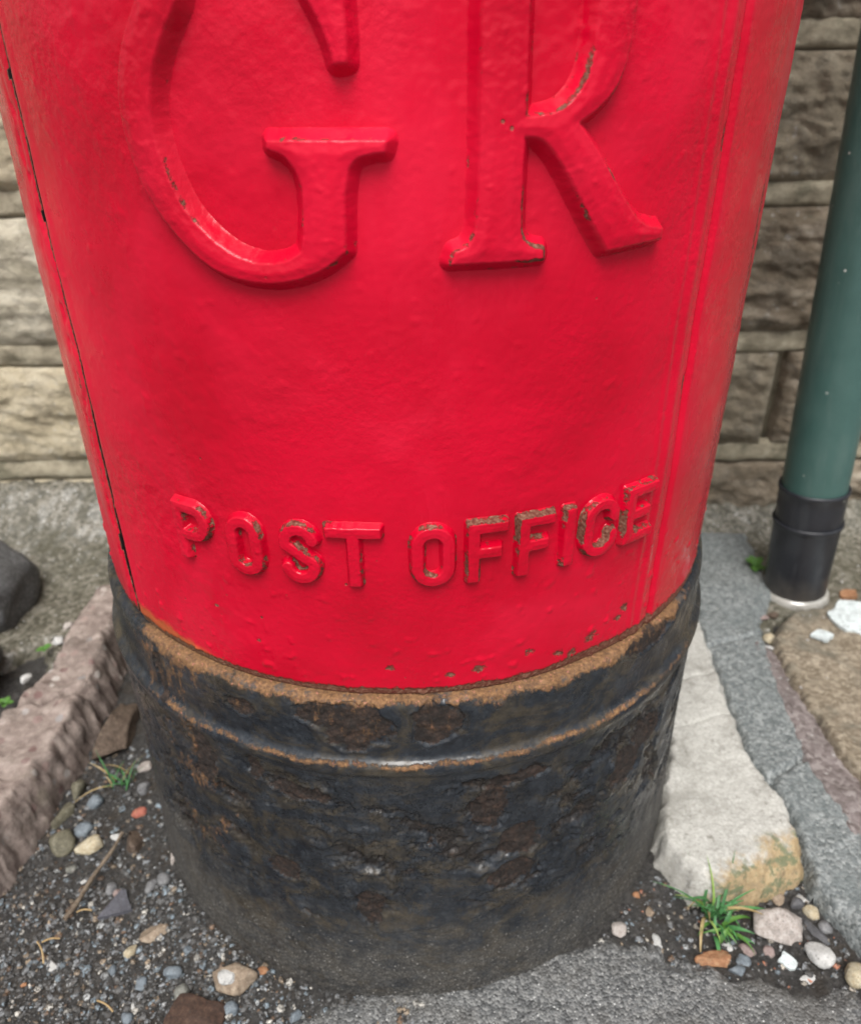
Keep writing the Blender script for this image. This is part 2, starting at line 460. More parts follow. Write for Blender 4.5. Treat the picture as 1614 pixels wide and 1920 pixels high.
# pavement of worn tarmac in front and to the right
def tar_z(X, Y, sd):
    g1, _ = worley(X * 330, Y * 330, 2)
    return .0022 + .0024 * fbm2(X * 22, Y * 22, 4, 14) + .0009 * (1 - np.clip(g1 * 1.4, 0, 1)) + .0006 * fbm2(X * 300, Y * 300, 2, 4)
heightpatch('tarmac_path', [(-.085, -.222), (-.05, -.207), (-.02, -.2005), (.018, -.1990), (.055, -.1915), (.085, -.181), (.115, -.1735), (.135, -.1765), (.1625, -.1906), (.2094, -.2063),
                            (.2505, -.2147), (.285, -.225), (.48, -.25), (.48, -.42), (-.3, -.42), (-.12, -.25)],
            .0015, tar_z, MAT_TARMAC, sink=.009, edge=.016, rag=.008, seed=1, kind='structure')

# grey concrete strip running to the wall
def strip_z(X, Y, sd):
    z = .013 + .0035 * fbm2(X * 25, Y * 14, 4, 24) + .0010 * fbm2(X * 220, Y * 220, 3, 5)
    def crack(ax, ay, bx, by, w=.0022, d=.006):
        e = np.array([bx - ax, by - ay]); L = e @ e
        xx = X + .003 * fbm2(X * 90, Y * 90, 3, 31); yy = Y + .004 * fbm2(X * 90, Y * 90, 3, 37)
        t = np.clip(((xx - ax) * e[0] + (yy - ay) * e[1]) / L, 0, 1)
        return d * np.exp(-(np.hypot(xx - ax - t * e[0], yy - ay - t * e[1]) / w) ** 2)
    z = z - crack(.283, -.058, .318, -.038) - crack(.318, -.038, .335, -.032) - crack(.295, .110, .352, .127, d=.004)
    return z
heightpatch('concrete_strip', [(.300, .34), (.305, .20), (.293, .12), (.289, .07), (.2815, .0), (.279, -.04), (.287, -.085), (.282, -.125), (.279, -.150), (.290, -.175), (.297, -.215), (.30, -.26), (.42, -.26),
                               (.34, -.16), (.326, -.05), (.336, .02), (.347, .09), (.36, .14), (.40, .20), (.42, .34)],
            .0016, strip_z, MAT_CONC, sink=.022, edge=.009, rag=.003, seed=2, kind='structure')
heightpatch('cement_fillet', [(.338, .11), (.352, .118), (.364, .08), (.356, .04), (.356, .0), (.362, -.05), (.40, -.12), (.42, -.26), (.34, -.20), (.320, -.09), (.322, -.04), (.330, .03)],
            .0018, lambda X, Y, s: .0125 + .004 * fbm2(X * 30, Y * 30, 4, 44) - .05 * np.clip(X - .345, -.02, .01) + .0006 * fbm2(X * 200, Y * 200, 3, 6), MAT_CEMENT,
            sink=.02, edge=.008, rag=.003, seed=3, kind='structure')
heightpatch('rough_concrete', [(.34, .16), (.372, .13), (.38, .155), (.42, .165), (.52, .15), (.70, .15), (.70, .37), (.30, .37), (.305, .235), (.36, .22)],
            .0025, lambda X, Y, s: .006 + .006 * fbm2(X * 20, Y * 20, 5, 54) + .035 * sst(.30, .365, Y) + .0016 * fbm2(X * 150, Y * 150, 3, 8), MAT_HAUNCH,
            sink=.02, edge=.012, rag=.004, seed=4, kind='structure')
# sloping concrete haunch at the foot of the wall on the left
heightpatch('concrete_haunch', [(-.80, .02), (-.46, .06), (-.405, .125), (-.37, .15), (-.345, .10), (-.335, .20), (-.315, .235), (-.29, .26), (-.10, .28), (.31, .28), (.31, .37), (-.80, .37)],
            .003, lambda X, Y, s: .014 + .045 * sst(.22, .36, Y) * sst(.1, -.35, X) + .03 * sst(.30, .365, Y) + .008 * fbm2(X * 16, Y * 16, 5, 64) + .0018 * fbm2(X * 120, Y * 120, 3, 8), MAT_HAUNCH,
            sink=.03, edge=.02, rag=.008, seed=5, kind='structure')

# ------------------------------------------------------------------ coursed sandstone wall
WY = 0.36
wall = link('stone_wall', None, loc=(0, WY, 0), label='coursed sandstone wall with rough rock-faced blocks behind the post box', cat='wall')
beds = [-.06, .092, .231, .387, .527, .672, .815, .965, 1.11, 1.26, 1.42]
WARM_LIT = ((.29, .245, .165), (.48, .415, .29), (.64, .575, .44))
GREYB_SHADED = ((.13, .108, .078), (.27, .228, .165), (.45, .395, .305))
wall_mats = [mat_stone_wall('warm_sandstone_lit', *WARM_LIT, 0), mat_stone_wall('buff_sandstone_lit', (.29, .26, .19), (.49, .445, .345), (.66, .62, .51), 3),
             mat_stone_wall('grey_sandstone_shaded', *GREYB_SHADED, 1), mat_stone_wall('brown_sandstone_shaded', (.11, .088, .06), (.22, .178, .128), (.38, .33, .26), 5)]
rng = random.Random(11)
# vertical joints per course (metres along the wall)
vert = []
for k in range(len(beds) - 1):
    xs = [-1.7]; 
    while xs[-1] < 1.7: xs.append(xs[-1] + rng.uniform(.26, .46))
    vert.append(xs)
vert[1] = [-1.7, -1.3, -.95, -.62, -.2, .13, .435, .80, 1.2, 1.7]
vert[2] = [-1.7, -1.4, -1.05, -.72, -.27, .02, .31, .68, 1.1, 1.45, 1.8]
vert[3] = [-1.7, -1.3, -.9, -.55, -.12, .2, .62, .98, 1.3, 1.7]
vert[0] = [-1.7, -1.35, -1.0, -.60, -.30, .05, .33, .75, 1.1, 1.5, 1.8]
backing = link('wall_core', mesh_np('wall_core', [(x, y, z) for x in (-1.75, 1.85) for y in (.012, .30) for z in (-.06, 1.43)],
               [(0, 1, 3, 2), (4, 6, 7, 5), (0, 4, 5, 1), (2, 3, 7, 6), (1, 5, 7, 3), (0, 2, 6, 4)], MAT_MORTAR), wall)
for k in range(len(beds) - 1):
    z0, z1 = beds[k], beds[k + 1]
    mort = .019 if k else .010
    # ribbon of mortar lying on the top bed of the course below it
    if k:
        vis = .15 < z0 < .75
        res = .004 if vis else .02
        xs = np.arange(-1.7, 1.8, res); zs = np.linspace(z0 - .003, z0 + mort + .007, 10)
        X, Z = np.meshgrid(xs, zs, indexing='ij')
        t = (Z - zs[0]) / (zs[-1] - zs[0])
        Y = -.004 * np.clip(1 - (2 * t - 1) ** 4, 0, 1) - .006 * fbm2(X * 30, Z * 50, 5, k) + .002
        Zw = Z + .004 * fbm2(X * 12, X * 0 + k, 3, 3)
        Y[:, 0] = .007; Y[:, -1] = .007
        link('mortar_bed', mesh_np('mortar_bed', np.stack([X, Y, Zw], -1).reshape(-1, 3), grid_faces(len(xs), len(zs))[:, ::-1], MAT_MORTAR), wall)
    for j in range(len(vert[k]) - 1):
        x0, x1 = vert[k][j] + .004, vert[k][j + 1] - .004
        vis = (x0 < .75 and x1 > -.75 and z0 < .7)
        res = .0035 if vis else .014
        xs = np.linspace(x0, x1, int((x1 - x0) / res) + 2); zs = np.linspace(z0 + mort + .001, z1 - .0005, int((z1 - z0) / res) + 2)
        X, Z = np.meshgrid(xs, zs, indexing='ij')
        e = np.minimum(np.minimum(X - x0, x1 - X), np.minimum(Z - zs[0], zs[-1] - Z))
        s = rng.randint(0, 40)
        b = rng.uniform(.003, .009)
        strata = fbm2(X * 9 + Z * 6, Z * 46, 5, s, .55)
        rock = fbm2(X * 22, Z * 30, 5, s + 2, .55)
        ridg = 1 - np.abs(fbm2(X * 26 + Z * 20, Z * 34, 4, s + 5)) * 2
        am = .55 if x1 < .05 else .85
        Y = -b * sst(0, .022, e) - am * (.011 * rock + .009 * strata + .006 * ridg) * sst(.0, .012, e) - .0015 * fbm2(X * 180, Z * 180, 3, s)
        Zz = Z.copy(); Xx = X.copy()
        Y[0, :] = .02; Y[-1, :] = .02; Y[:, 0] = .02; Y[:, -1] = .02
        mt = wall_mats[rng.choice((0, 0, 1))] if x1 < .05 else (wall_mats[rng.choice((2, 3))] if x0 < .9 else rng.choice(wall_mats))  # lighter stone left, darker right: lit and shaded sides put into the colour
        link('wall_stone', mesh_np('wall_stone', np.stack([Xx, Y, Zz], -1).reshape(-1, 3), grid_faces(len(xs), len(zs))[:, ::-1], mt), wall)

# ------------------------------------------------------------------ post box
post = link('post_box', None, loc=(0, 0, 0), label='red cast iron pillar post box with raised lettering on a rusty black base', cat='post box')
DEG = math.pi / 180
Z_RIM = .2440

def paint_disp(u, z):
    """lumps in many coats of paint over cast iron, metres; u = arc length"""
    d = .0009 * fbm2(u * 14, z * 14, 3, 71) + .00028 * fbm2(u * 95, z * 95, 3, 73) * (.35 + 1.1 * sst(-.1, .4, fbm2(u * 9, z * 9, 2, 72))) + .00013 * fbm2(u * 400, z * 400, 2, 75)
    # ridge and groove beside the hinge edge of the door
    th = u / R0 / DEG
    wob = .12 * pn2(z * 25, z * 0 + 3)
    d = d + .0011 * np.exp(-((th - 38.3 - wob) / .95) ** 2) - .0018 * np.exp(-((th - 41.2 - wob) / .38) ** 2) + .0006 * sst(41.2, 42.2, th)
    d = d + .0005 * np.exp(-((th - 36.2 - wob) / .5) ** 2)
    # runs and blisters low on the door
    b = fbm2(u * 130, z * 130, 3, 77)
    d = d + .0007 * sst(.30, .55, b) * (sst(.33, .25, z) * .8 + .3)
    return d

def rim_wear(th, z):
    hz = .0045 + .004 * sst(15, 32, th) + .0015 * pn2(th * .35, th * 0, 6)
    w = 1.05 * sst(hz + .006, hz * .25, z - Z_RIM)
    return w

def curved(name, ths, zs, parent, left_in=False, right_in=False, wear_shade_fun=None, dense=True):
    T, Z = np.meshgrid(ths, zs, indexing='ij')
    u = T * DEG * R0
    d = paint_disp(u, Z) if dense else np.zeros_like(u)
    r = R0 + d
    # rolled edges
    r = r - .0012 * np.exp(-(Z - zs[0]) / .0016)
    if left_in: r = r - .0012 * np.exp(-(T - ths[0]) / .45)
    if right_in: r = r - .0012 * np.exp(-(ths[-1] - T) / .45)
    wear_gap_shade = np.zeros_like(u); stain = np.zeros_like(u)
    if wear_shade_fun:
        wear_gap_shade, stain, dr = wear_shade_fun(T, Z); r = r + dr
    if right_in: T = T + np.exp(-(ths[-1] - T) / .9) * (.55 * fbm2(Z * 45, Z * 0 + 2, 4, 23) + .3 * sst(.1, .4, pn2(Z * 28, Z * 0, 25)) + .55 * sst(.29, .42, Z))
    V = np.stack([r * np.sin(T * DEG), -r * np.cos(T * DEG), Z], -1)
    # returns (thickness) round the rim
    def pad(A, val=None):
        return np.concatenate([A[:1], A, A[-1:]], 0)
    V = pad(V); wear_gap_shade = pad(wear_gap_shade); stain = pad(stain)
    if left_in: wear_gap_shade[0] = 1.3  # edge returns take the painted shade of the gap
    if right_in: wear_gap_shade[-1] = 1.3; wear_gap_shade[-2] = np.maximum(wear_gap_shade[-2], .9)
    for idx, t in ((0, ths[0]), (-1, ths[-1])):
        V[idx, :, 0] = (R0 - .014) * math.sin(t * DEG); V[idx, :, 1] = -(R0 - .014) * math.cos(t * DEG)
    V = np.concatenate([V[:, :1], V, V[:, -1:]], 1)
    wear_gap_shade = np.concatenate([wear_gap_shade[:, :1], wear_gap_shade, wear_gap_shade[:, -1:]], 1); stain = np.concatenate([stain[:, :1], stain, stain[:, -1:]], 1)
    for idx in (0, -1):
        f = (R0 - .012) / np.maximum(np.hypot(V[:, idx, 0], V[:, idx, 1]), 1e-6)
        V[:, idx, 0] *= f; V[:, idx, 1] *= f
    nu, nv = V.shape[:2]
    return link(name, mesh_np(name, V.reshape(-1, 3), grid_faces(nu, nv), MAT_RED, {'wear_gap_shade': wear_gap_shade.ravel(), 'stain': stain.ravel()}), parent)

def door_wear(T, Z):
    w = rim_wear(T, Z)
    st = .95 * sst(.020, .002, Z - Z_RIM) * sst(-22, -44, T) + .45 * sst(.012, .0, Z - Z_RIM) + .25 * sst(.05, .0, Z - Z_RIM) * sst(-30, -46, T)
    u = T * DEG * R0
    # chips along the ridge near the hinge side
    rid = np.exp(-((T - 40.4) / .55) ** 2)
    w = np.maximum(w, rid * (.30 + .55 * sst(.1, .5, pn2(Z * 60, Z * 0, 8))))
    for th, z, rr in ((24.5, .253, .0045), (17.2, .262, .0035), (9.5, .258, .004), (5.5, .256, .003), (34.3, .268, .004), (33.0, .263, .0035), (22, .256, .004), (28, .259, .005), (-3, .2615, .003), (-22, .270, .0018), (-28.6, .284, .0016)):
        w = np.maximum(w, .82 * np.exp(-(((T - th) * DEG * R0) ** 2 * .6 + (Z - z) ** 2) / rr ** 2))
    # left edge of door
    w = np.maximum(w, .55 * sst(-49.55, -49.9, T))
    dr = -.0005 * sst(.55, .9, w) + .0007 * sst(-47, -49.5, T)
    return w, st, dr

def shell_wear_shade(T, Z):
    w = rim_wear(np.clip(T, -180, 60), Z)
    # scuffed right flank
    s = np.exp(-((T - 58.5) / 3.2) ** 2) * sst(.385, .43, Z) * sst(.53, .45, Z)
    w = np.maximum(w, .62 * s + .25 * s * pn2(T * 1.2, Z * 60, 4))
    # paint picked away along the edge of the door gap
    e = np.exp(-((T + 52.8) / .8) ** 2)
    w = np.maximum(w, e * (.40 + .45 * pn2(T * .8, Z * 70, 12)))
    w = np.maximum(w, 1.3 * (T > -51.75 + .35 * pn2(Z * 55, Z * 0, 21)) * (T < 0))  # near-black band at the gap edge: its shade put into the colour
    st = .5 * s + .4 * sst(.010, .0, Z - Z_RIM)
    dr = -.0012 * e * sst(-.1, .5, fbm2(T * .7, Z * 75, 3, 15)) + .0005 * np.exp(-((T + 55) / 2.0) ** 2)
    return w, st, dr

zd = np.concatenate([np.arange(Z_RIM, .60, .00095), np.arange(.605, .95, .012)])
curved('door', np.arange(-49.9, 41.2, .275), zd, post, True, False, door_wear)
ths = np.concatenate([np.arange(41.15, 84, .3), np.arange(85, 270, 4.0), np.arange(270, 308.5, .3)])
def wrapw(T, Z): return shell_wear_shade(np.where(T > 180, T - 360, T), Z)
# shell runs from the hinge groove round the back to the door gap
_pd = paint_disp
def paint_disp(u, z, _f=_pd):
    th = u / R0 / DEG
    return _f(np.where(th > 180, (th - 360) * DEG * R0, u), z)
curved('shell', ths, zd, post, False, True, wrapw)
zu = np.arange(.952, 1.252, .01)
T_, Z_ = np.meshgrid(np.arange(0, 360.1, 4), zu, indexing='ij')
link('upper_band', mesh_np('upper_band', np.stack([R0 * np.sin(T_ * DEG), -R0 * np.cos(T_ * DEG), Z_], -1).reshape(-1, 3), grid_faces(*T_.shape), MAT_RED), post)
prof = [(.195, 1.25), (.215, 1.255), (.222, 1.262), (.222, 1.285), (.214, 1.292), (.205, 1.30), (.18, 1.325), (.13, 1.35), (.07, 1.362), (.0005, 1.366)]
T_, K_ = np.meshgrid(np.arange(0, 360.1, 4), np.arange(len(prof)), indexing='ij'); pr = np.array(prof)
link('cap', mesh_np('cap', np.stack([pr[K_, 0] * np.sin(T_ * DEG), -pr[K_, 0] * np.cos(T_ * DEG), pr[K_, 1]], -1).reshape(-1, 3), grid_faces(*T_.shape), MAT_RED), post)
# near-black backing added so the depth of the door gap looks dark
T_, Z_ = np.meshgrid(np.arange(0, 360.1, 4), np.array([.2, 1.0]), indexing='ij')
link('gap_dark_backing', mesh_np('gap_dark_backing', np.stack([.178 * np.sin(T_ * DEG), -.178 * np.cos(T_ * DEG), Z_], -1).reshape(-1, 3), grid_faces(*T_.shape),
     mat_simple('gap_backing_black', (.006, .005, .005), (.015, .010, .008), rough=.95)), post)

# raised letters: section through a cast letter wrapped on the cylinder
def letter_mesh(name, u0, u1, v0, v1, sdfun, height, ramp, res, wear_amt, label, seed, rnd=1.0):
    pad = ramp + .0022
    us = np.arange(u0 - pad, u1 + pad, res); vs = np.arange(v0 - pad, v1 + pad, res)
    U, Vv = np.meshgrid(us, vs, indexing='ij')
    jit = .00022 * fbm2(U * 260, Vv * 260, 3, seed)
    sd = sdfun(U, Vv) + jit
    t = np.clip((sd + ramp) / ramp, 0, 1)
    h = height * (t * t * (3 - 2 * t) * .28 + t * .72)
    h = h + rnd * .0006 * sst(0, .004, sd) + .0001 * fbm2(U * 330, Vv * 330, 3, seed + 5)
    h = h - .0016 * sst(-ramp + .0002, -ramp - .0018, sd)
    edge = np.exp(-((sd + .0006) / .0012) ** 2)
    wear_gap_shade = wear_amt * edge * (.55 + .75 * fbm2(U * 45, Vv * 45, 3, seed + 9))
    wear_gap_shade = np.maximum(wear_gap_shade, wear_amt * .66 * np.exp(-((sd + ramp * .85) / .0010) ** 2) * sst(-.25, .35, fbm2(U * 60, Vv * 60, 3, seed + 14)))
    wear_gap_shade = np.maximum(wear_gap_shade, wear_amt * .36 * sst(.1, .5, fbm2(U * 70, Vv * 70, 3, seed + 19)) * sst(-ramp, 0, sd))
    r = R0 + paint_disp(U, Vv) + h
    th = U / R0
    P = np.stack([r * np.sin(th), -r * np.cos(th), Vv], -1).reshape(-1, 3)
    mask = sd > -(ramp + .0020)
    F = grid_faces(len(us), len(vs), mask)
    P, F, at = compact(P, F, {'wear_gap_shade': wear_gap_shade.ravel(), 'stain': np.zeros(wear_gap_shade.size)})
    return link('raised_letter', mesh_np('raised_letter', P, F, MAT_RED, at), post, label=label)

mm = .001
G_poly = [(-80.3, 79.2), (-86.4, 72.2), (-91.0, 63.8), (-93.6, 55.6), (-94.6, 47.0), (-93.7, 37.6), (-90.8, 25.4), (-85.3, 16.1), (-78.1, 7.4), (-70.0, -0.1), (-60.8, -4.3), (-50.0, -6.1), (-39.4, -5.4), (-30.2, -2.5), (-23.2, 1.5), (-18.7, 5.4), (-18.0, 22.1), (-17.0, 26.8), (-16.2, 31.5), (-14.1, 34.4), (-10.4, 36.0), (-4.3, 36.6), (-3.5, 39.6), (-41.8, 39.7), (-41.7, 37.8), (-37.1, 36.1), (-33.6, 32.6), (-31.5, 27.4), (-31.2, 22.4), (-31.7, 15.3), (-32.2, 9.7), (-33.6, 4.6), (-38.7, 1.6), (-47.1, 0.0), (-56.2, 1.9), (-63.0, 5.6), (-69.6, 11.1), (-75.3, 17.9), (-78.9, 25.9), (-81.3, 34.3), (-82.5, 42.5), (-82.2, 50.0), (-79.9, 58.3), (-76.4, 65.7), (-71.8, 72.4), (-66.5, 78.7),
          (-62, 92), (-56, 104), (-48, 110), (-41, 107), (-34, 95), (-25.0, 77.9), (-22.2, 73.0), (-20.2, 68.0), (-19.0, 64.5), (-18.4, 61.4), (-15.0, 61.7), (-14.7, 70.4), (-15.1, 77.7), (-14.5, 96), (-13.5, 117), (-17, 117), (-21, 109), (-29, 115), (-39, 118), (-50, 116.5), (-62, 109), (-72, 96)]
R_poly = [(26.3, 77.6), (26.6, 46.7), (26.4, 17.7), (25.4, 10.3), (23.2, 5.9), (18.6, 4.2), (17.3, 0.6), (50.0, 0.9), (49.6, 3.9), (45.1, 4.9), (41.4, 8.3), (40.6, 14.1), (40.6, 40.5), (46, 40.2), (50.7, 36.6), (56.9, 28.7), (63.7, 18.5), (70.2, 9.1), (75.9, 1.9), (101.0, 3.7), (100.8, 7.1), (92.4, 8.6), (87.4, 11.7), (82.3, 16.7), (75.3, 25.4), (68.1, 34.2), (63.0, 39.7), (59.1, 43.9), (66.5, 48.2), (72.4, 53.8), (75.3, 60.4), (76.7, 67.9), (77.2, 76), (77, 88), (75.5, 98), (71, 109), (62, 116), (50, 118.5), (17, 118.5), (17, 115), (24, 113), (26.3, 107)]
R_hole = [(40.4, 77.7), (40.8, 45.6), (48.6, 46.3), (54.5, 48.2), (58.3, 51.7), (61.4, 56.1), (62.9, 61.5), (63.5, 65.7), (63.9, 76), (63.5, 88), (61, 99), (57, 107), (50, 111), (40.4, 111)]
ZB = .448
CORN = {(-4.3, 36.6), (-3.5, 39.6), (-41.8, 39.7), (-41.7, 37.8), (-18.4, 61.4), (-15.0, 61.7), (17.3, .6), (50.0, .9), (49.6, 3.9), (18.6, 4.2), (75.9, 1.9), (101.0, 3.7), (100.8, 7.1), (40.6, 40.5), (59.1, 43.9), (40.8, 45.6), (-18.7, 5.4), (-33.6, 4.6)}
def keep_corners(P):
    Q = []
    for p in P: Q += [p, p, p] if tuple(p) in CORN else [p]
    return Q
def scaled(P): return [(a * mm, ZB + b * mm) for a, b in P]
Gs, Rs, Rh = (smooth_poly(scaled(keep_corners(p)), 3) for p in (G_poly, R_poly, R_hole))
letter_mesh('G', -.0946, -.0035, ZB - .006, ZB + .118, lambda U, V: poly_sd(U, V, Gs), .0058, .0038, .00055, .80, 'raised serif letter G', 3)
letter_mesh('R', .0173, .101, ZB, ZB + .1185, lambda U, V: np.minimum(poly_sd(U, V, Rs), -poly_sd(U, V, Rh)), .0056, .0038, .00055, .92, 'raised serif letter R', 5)

def seg_box(U, V, a, b, hw):
    a = np.array(a); b = np.array(b); e = b - a; L = np.hypot(*e); d = e / L
    x = (U - a[0]) * d[0] + (V - a[1]) * d[1]; y = -(U - a[0]) * d[1] + (V - a[1]) * d[0]
    qx = np.abs(x - L / 2) - L / 2 - hw; qy = np.abs(y) - hw
    return -(np.hypot(np.maximum(qx, 0), np.maximum(qy, 0)) + np.minimum(np.maximum(qx, qy), 0))
def path_sd(U, V, P, hw):
    best = np.full(U.shape, 1e9)
    for a, b in zip(P[:-1], P[1:]):
        a = np.array(a); b = np.array(b); e = b - a; L = max(e @ e, 1e-12)
        t = np.clip(((U - a[0]) * e[0] + (V - a[1]) * e[1]) / L, 0, 1)
        best = np.minimum(best, np.hypot(U - a[0] - t * e[0], V - a[1] - t * e[1]))
    return hw - best
def arc(cx, cy, rx, ry, a0, a1, n=14):
    return [(cx + rx * math.cos(math.radians(a0 + (a1 - a0) * i / n)), cy + ry * math.sin(math.radians(a0 + (a1 - a0) * i / n))) for i in range(n + 1)]
def glyph(ch, w, h, m, hw):
    B = []; Pth = []
    l, r, b, t = m, w - m, m, h - m; cx = w / 2; rx = (w - 2 * m) / 2
    if ch == 'P':
        B += [((l, b), (l, t))]; y0 = h * .45; ry = (t - y0) / 2
        Pth.append([(l, t), (r - ry * .9, t)] + arc(r - ry * .9, (t + y0) / 2, ry * .9, ry, 90, -90) + [(l, y0)])
    elif ch == 'O':
        Pth.append(arc(cx, t - rx, rx, rx, 0, 180) + arc(cx, b + rx, rx, rx, 180, 360) + [(r, t - rx)])
    elif ch == 'C':
        Pth.append([(r, h * .64)] + arc(cx, t - rx, rx, rx, 0, 180) + arc(cx, b + rx, rx, rx, 180, 360) + [(r, h * .36)])
    elif ch == 'S':
        ry = (t - b) / 4
        Pth.append(arc(cx, t - ry, rx, ry, 10, 200) + [(cx - rx * .55, h * .575), (cx + rx * .55, h * .425)] + arc(cx, b + ry, rx, ry, 20, -170))
    elif ch == 'T':
        B += [((l * .9, t), (w - l * .9, t)), ((cx, b), (cx, t))]
    elif ch == 'I':
        B += [((cx, b), (cx, t))]
    else:
        B += [((l, b), (l, t)), ((l, t), (r, t)), ((l, h * .50), (r - w * .13, h * .50))]
        if ch == 'E': B += [((l, b), (r, b))]
    def f(U, V):
        s = np.full(U.shape, -1.0)
        for a, c in B: s = np.maximum(s, seg_box(U, V, a, c, hw))
        for p in Pth: s = np.maximum(s, path_sd(U, V, p, hw))
        return s
    return f
HC = .0322
for i, (ch, t0, t1, dz) in enumerate((('P', -32.9, -26.4, 0), ('O', -24.3, -18.6, -.0004), ('S', -16.7, -10.9, -.0002), ('T', -10.5, -3.1, 0), ('O', 0.0, 6.1, -.0003),
                                      ('F', 7.1, 12.9, 0), ('F', 13.7, 19.3, 0), ('I', 20.1, 22.5, 0), ('C', 23.2, 29.6, 0), ('E', 30.4, 36.5, .0006))):
    ua, ub = t0 * DEG * R0, t1 * DEG * R0
    f = glyph(ch, ub - ua, HC, .0037, .0023)
    zb = .3098 + dz
    letter_mesh(ch, ua, ub, zb, zb + HC, lambda U, V, f=f, ua=ua, zb=zb: f(U - ua, V - zb), .0038, .0016, .00042, 1.2 if i > 3 else 1.15,
                'raised letter %s in the %s POST OFFICE' % (ch, 'word POST of' if i < 4 else 'word OFFICE of'), 20 + i * 3, .5)

# black plinth
pl = np.array([(.186, .2442), (.1930, .2442), (.1962, .2439), (.1984, .2428), (.1995, .2404), (.1999, .236), (.1999, .222), (.1999, .2105), (.2004, .2072), (.2022, .2062), (.2040, .2044), (.2047, .2020), (.2044, .1992), (.2032, .1968), (.2024, .1945), (.2021, .190), (.2023, .14), (.2034, .07), (.2050, .0), (.2054, -.022)])
dl = np.concatenate([[0], np.cumsum(np.hypot(*np.diff(pl, axis=0).T))])
ss = np.concatenate([np.arange(0, dl[-1], .00085), [dl[-1]]])
pr_ = np.interp(ss, dl, pl[:, 0]); pz_ = np.interp(ss, dl, pl[:, 1])
ker = np.ones(5) / 5
pr_[4:-4] = np.convolve(pr_, ker, 'same')[4:-4]; pz_[4:-4] = np.convolve(pz_, ker, 'same')[4:-4]
tt = np.concatenate([np.arange(-84, 84, .24), np.arange(84, 276, 4.0), [276.0]])
T, K = np.meshgrid(tt, np.arange(len(ss)), indexing='ij')
rr_, zz_ = pr_[K], pz_[K]
Tw = np.where(T > 180, T - 360, T)
u = Tw * DEG * .204
low = sst(.2, .185, zz_)                      # below the moulding
# flaked areas: named patches plus a mottled field
fl = np.full(u.shape, -.6)
warpu = .006 * fbm2(u * 45, zz_ * 45, 4, 81); warpz = .005 * fbm2(u * 55, zz_ * 55, 4, 83)
for th, z, du, dz, amp in ((-8.5, .2280, 5.6, .0150, 1.0), (-13.5, .2330, 4.5, .0085, .9), (3.2, .2290, 4.2, .0140, 1.0), (-35.5, .176, 2.6, .024, 1.0), (-24.9, .187, 1.7, .009, 1), (-17.6, .176, 5.2, .0062, 1),
                           (-22.4, .1094, 3.0, .0115, 1), (-8.1, .0888, 2.8, .015, .9), (11.5, .166, 3.6, .018, 1), (16.7, .134, 4.2, .0135, 1), (15.5, .184, 5.5, .005, .9), (-43.5, .218, 1.6, .018, 1),
                           (38, .150, 5, .017, 1), (44, .165, 5, .014, 1), (15.5, .107, 4.2, .012, 1), (41, .2385, 7, .006, 1), (-26.4, .2268, 2.0, .006, .9),
                           (24, .0, 0.1, .001, .1)):
    q = np.sqrt((((u + warpu) / .204 / DEG - th) / du) ** 2 + ((zz_ + warpz - z) / dz) ** 2)
    fl = np.maximum(fl, amp * (1.0 - q) * 1.3)
field = fbm2(u * 34, zz_ * 48, 5, 91, .6)
pit = (field - .12) * 3.0 * low * sst(.055, .10, zz_) * (.60 + .55 * pn2(u * 7, zz_ * 9, 4))   # old pits painted over black
slit = sst(.80, .97, 1 - np.abs(fbm2(u * 30, zz_ * 55, 4, 92)) * 3.0) * low * sst(.055, .10, zz_) * sst(-.15, .25, fbm2(u * 10, zz_ * 14, 3, 94))
fl = np.maximum(fl, np.where(pn2(u * 14, zz_ * 14, 9) > .05, np.minimum(pit - .30, .3), -.6))
crust = fbm2(u * 150, zz_ * 150, 4, 93, .6)
fl = fl + .30 * fbm2(u * 120, zz_ * 120, 4, 96, .65) * (fl > -.5)
lift = np.exp(-((fl + .06) / .10) ** 2)       # paint curling up round the edge of each flake
disp = .0006 * fbm2(u * 20, zz_ * 20, 3, 95) + .0004 * crust * low * sst(-.2, .3, fbm2(u * 9, zz_ * 12, 3, 88)) + .00025 * fbm2(u * 420, zz_ * 420, 2, 97)
disp = disp - .0011 * sst(-.02, .08, fl) + .0005 * lift + .0014 * crust * sst(0, .25, fl)
tz = fbm2(u * 26, zz_ * 40, 6, 90, .58) + .25 * pit.clip(-.4, .4)
terr = sst(.02, .045, tz) + sst(.16, .185, tz) + sst(.30, .325, tz)          # layers of paint broken away in steps
bandm = low * sst(.062, .095, zz_) * sst(.197, .185, zz_) * sst(-.35, .05, fbm2(u * 7, zz_ * 9, 3, 86))
disp = disp - .0012 * terr * bandm - .0007 * sst(0, .35, pit) * (.6 + crust) - .0009 * slit 
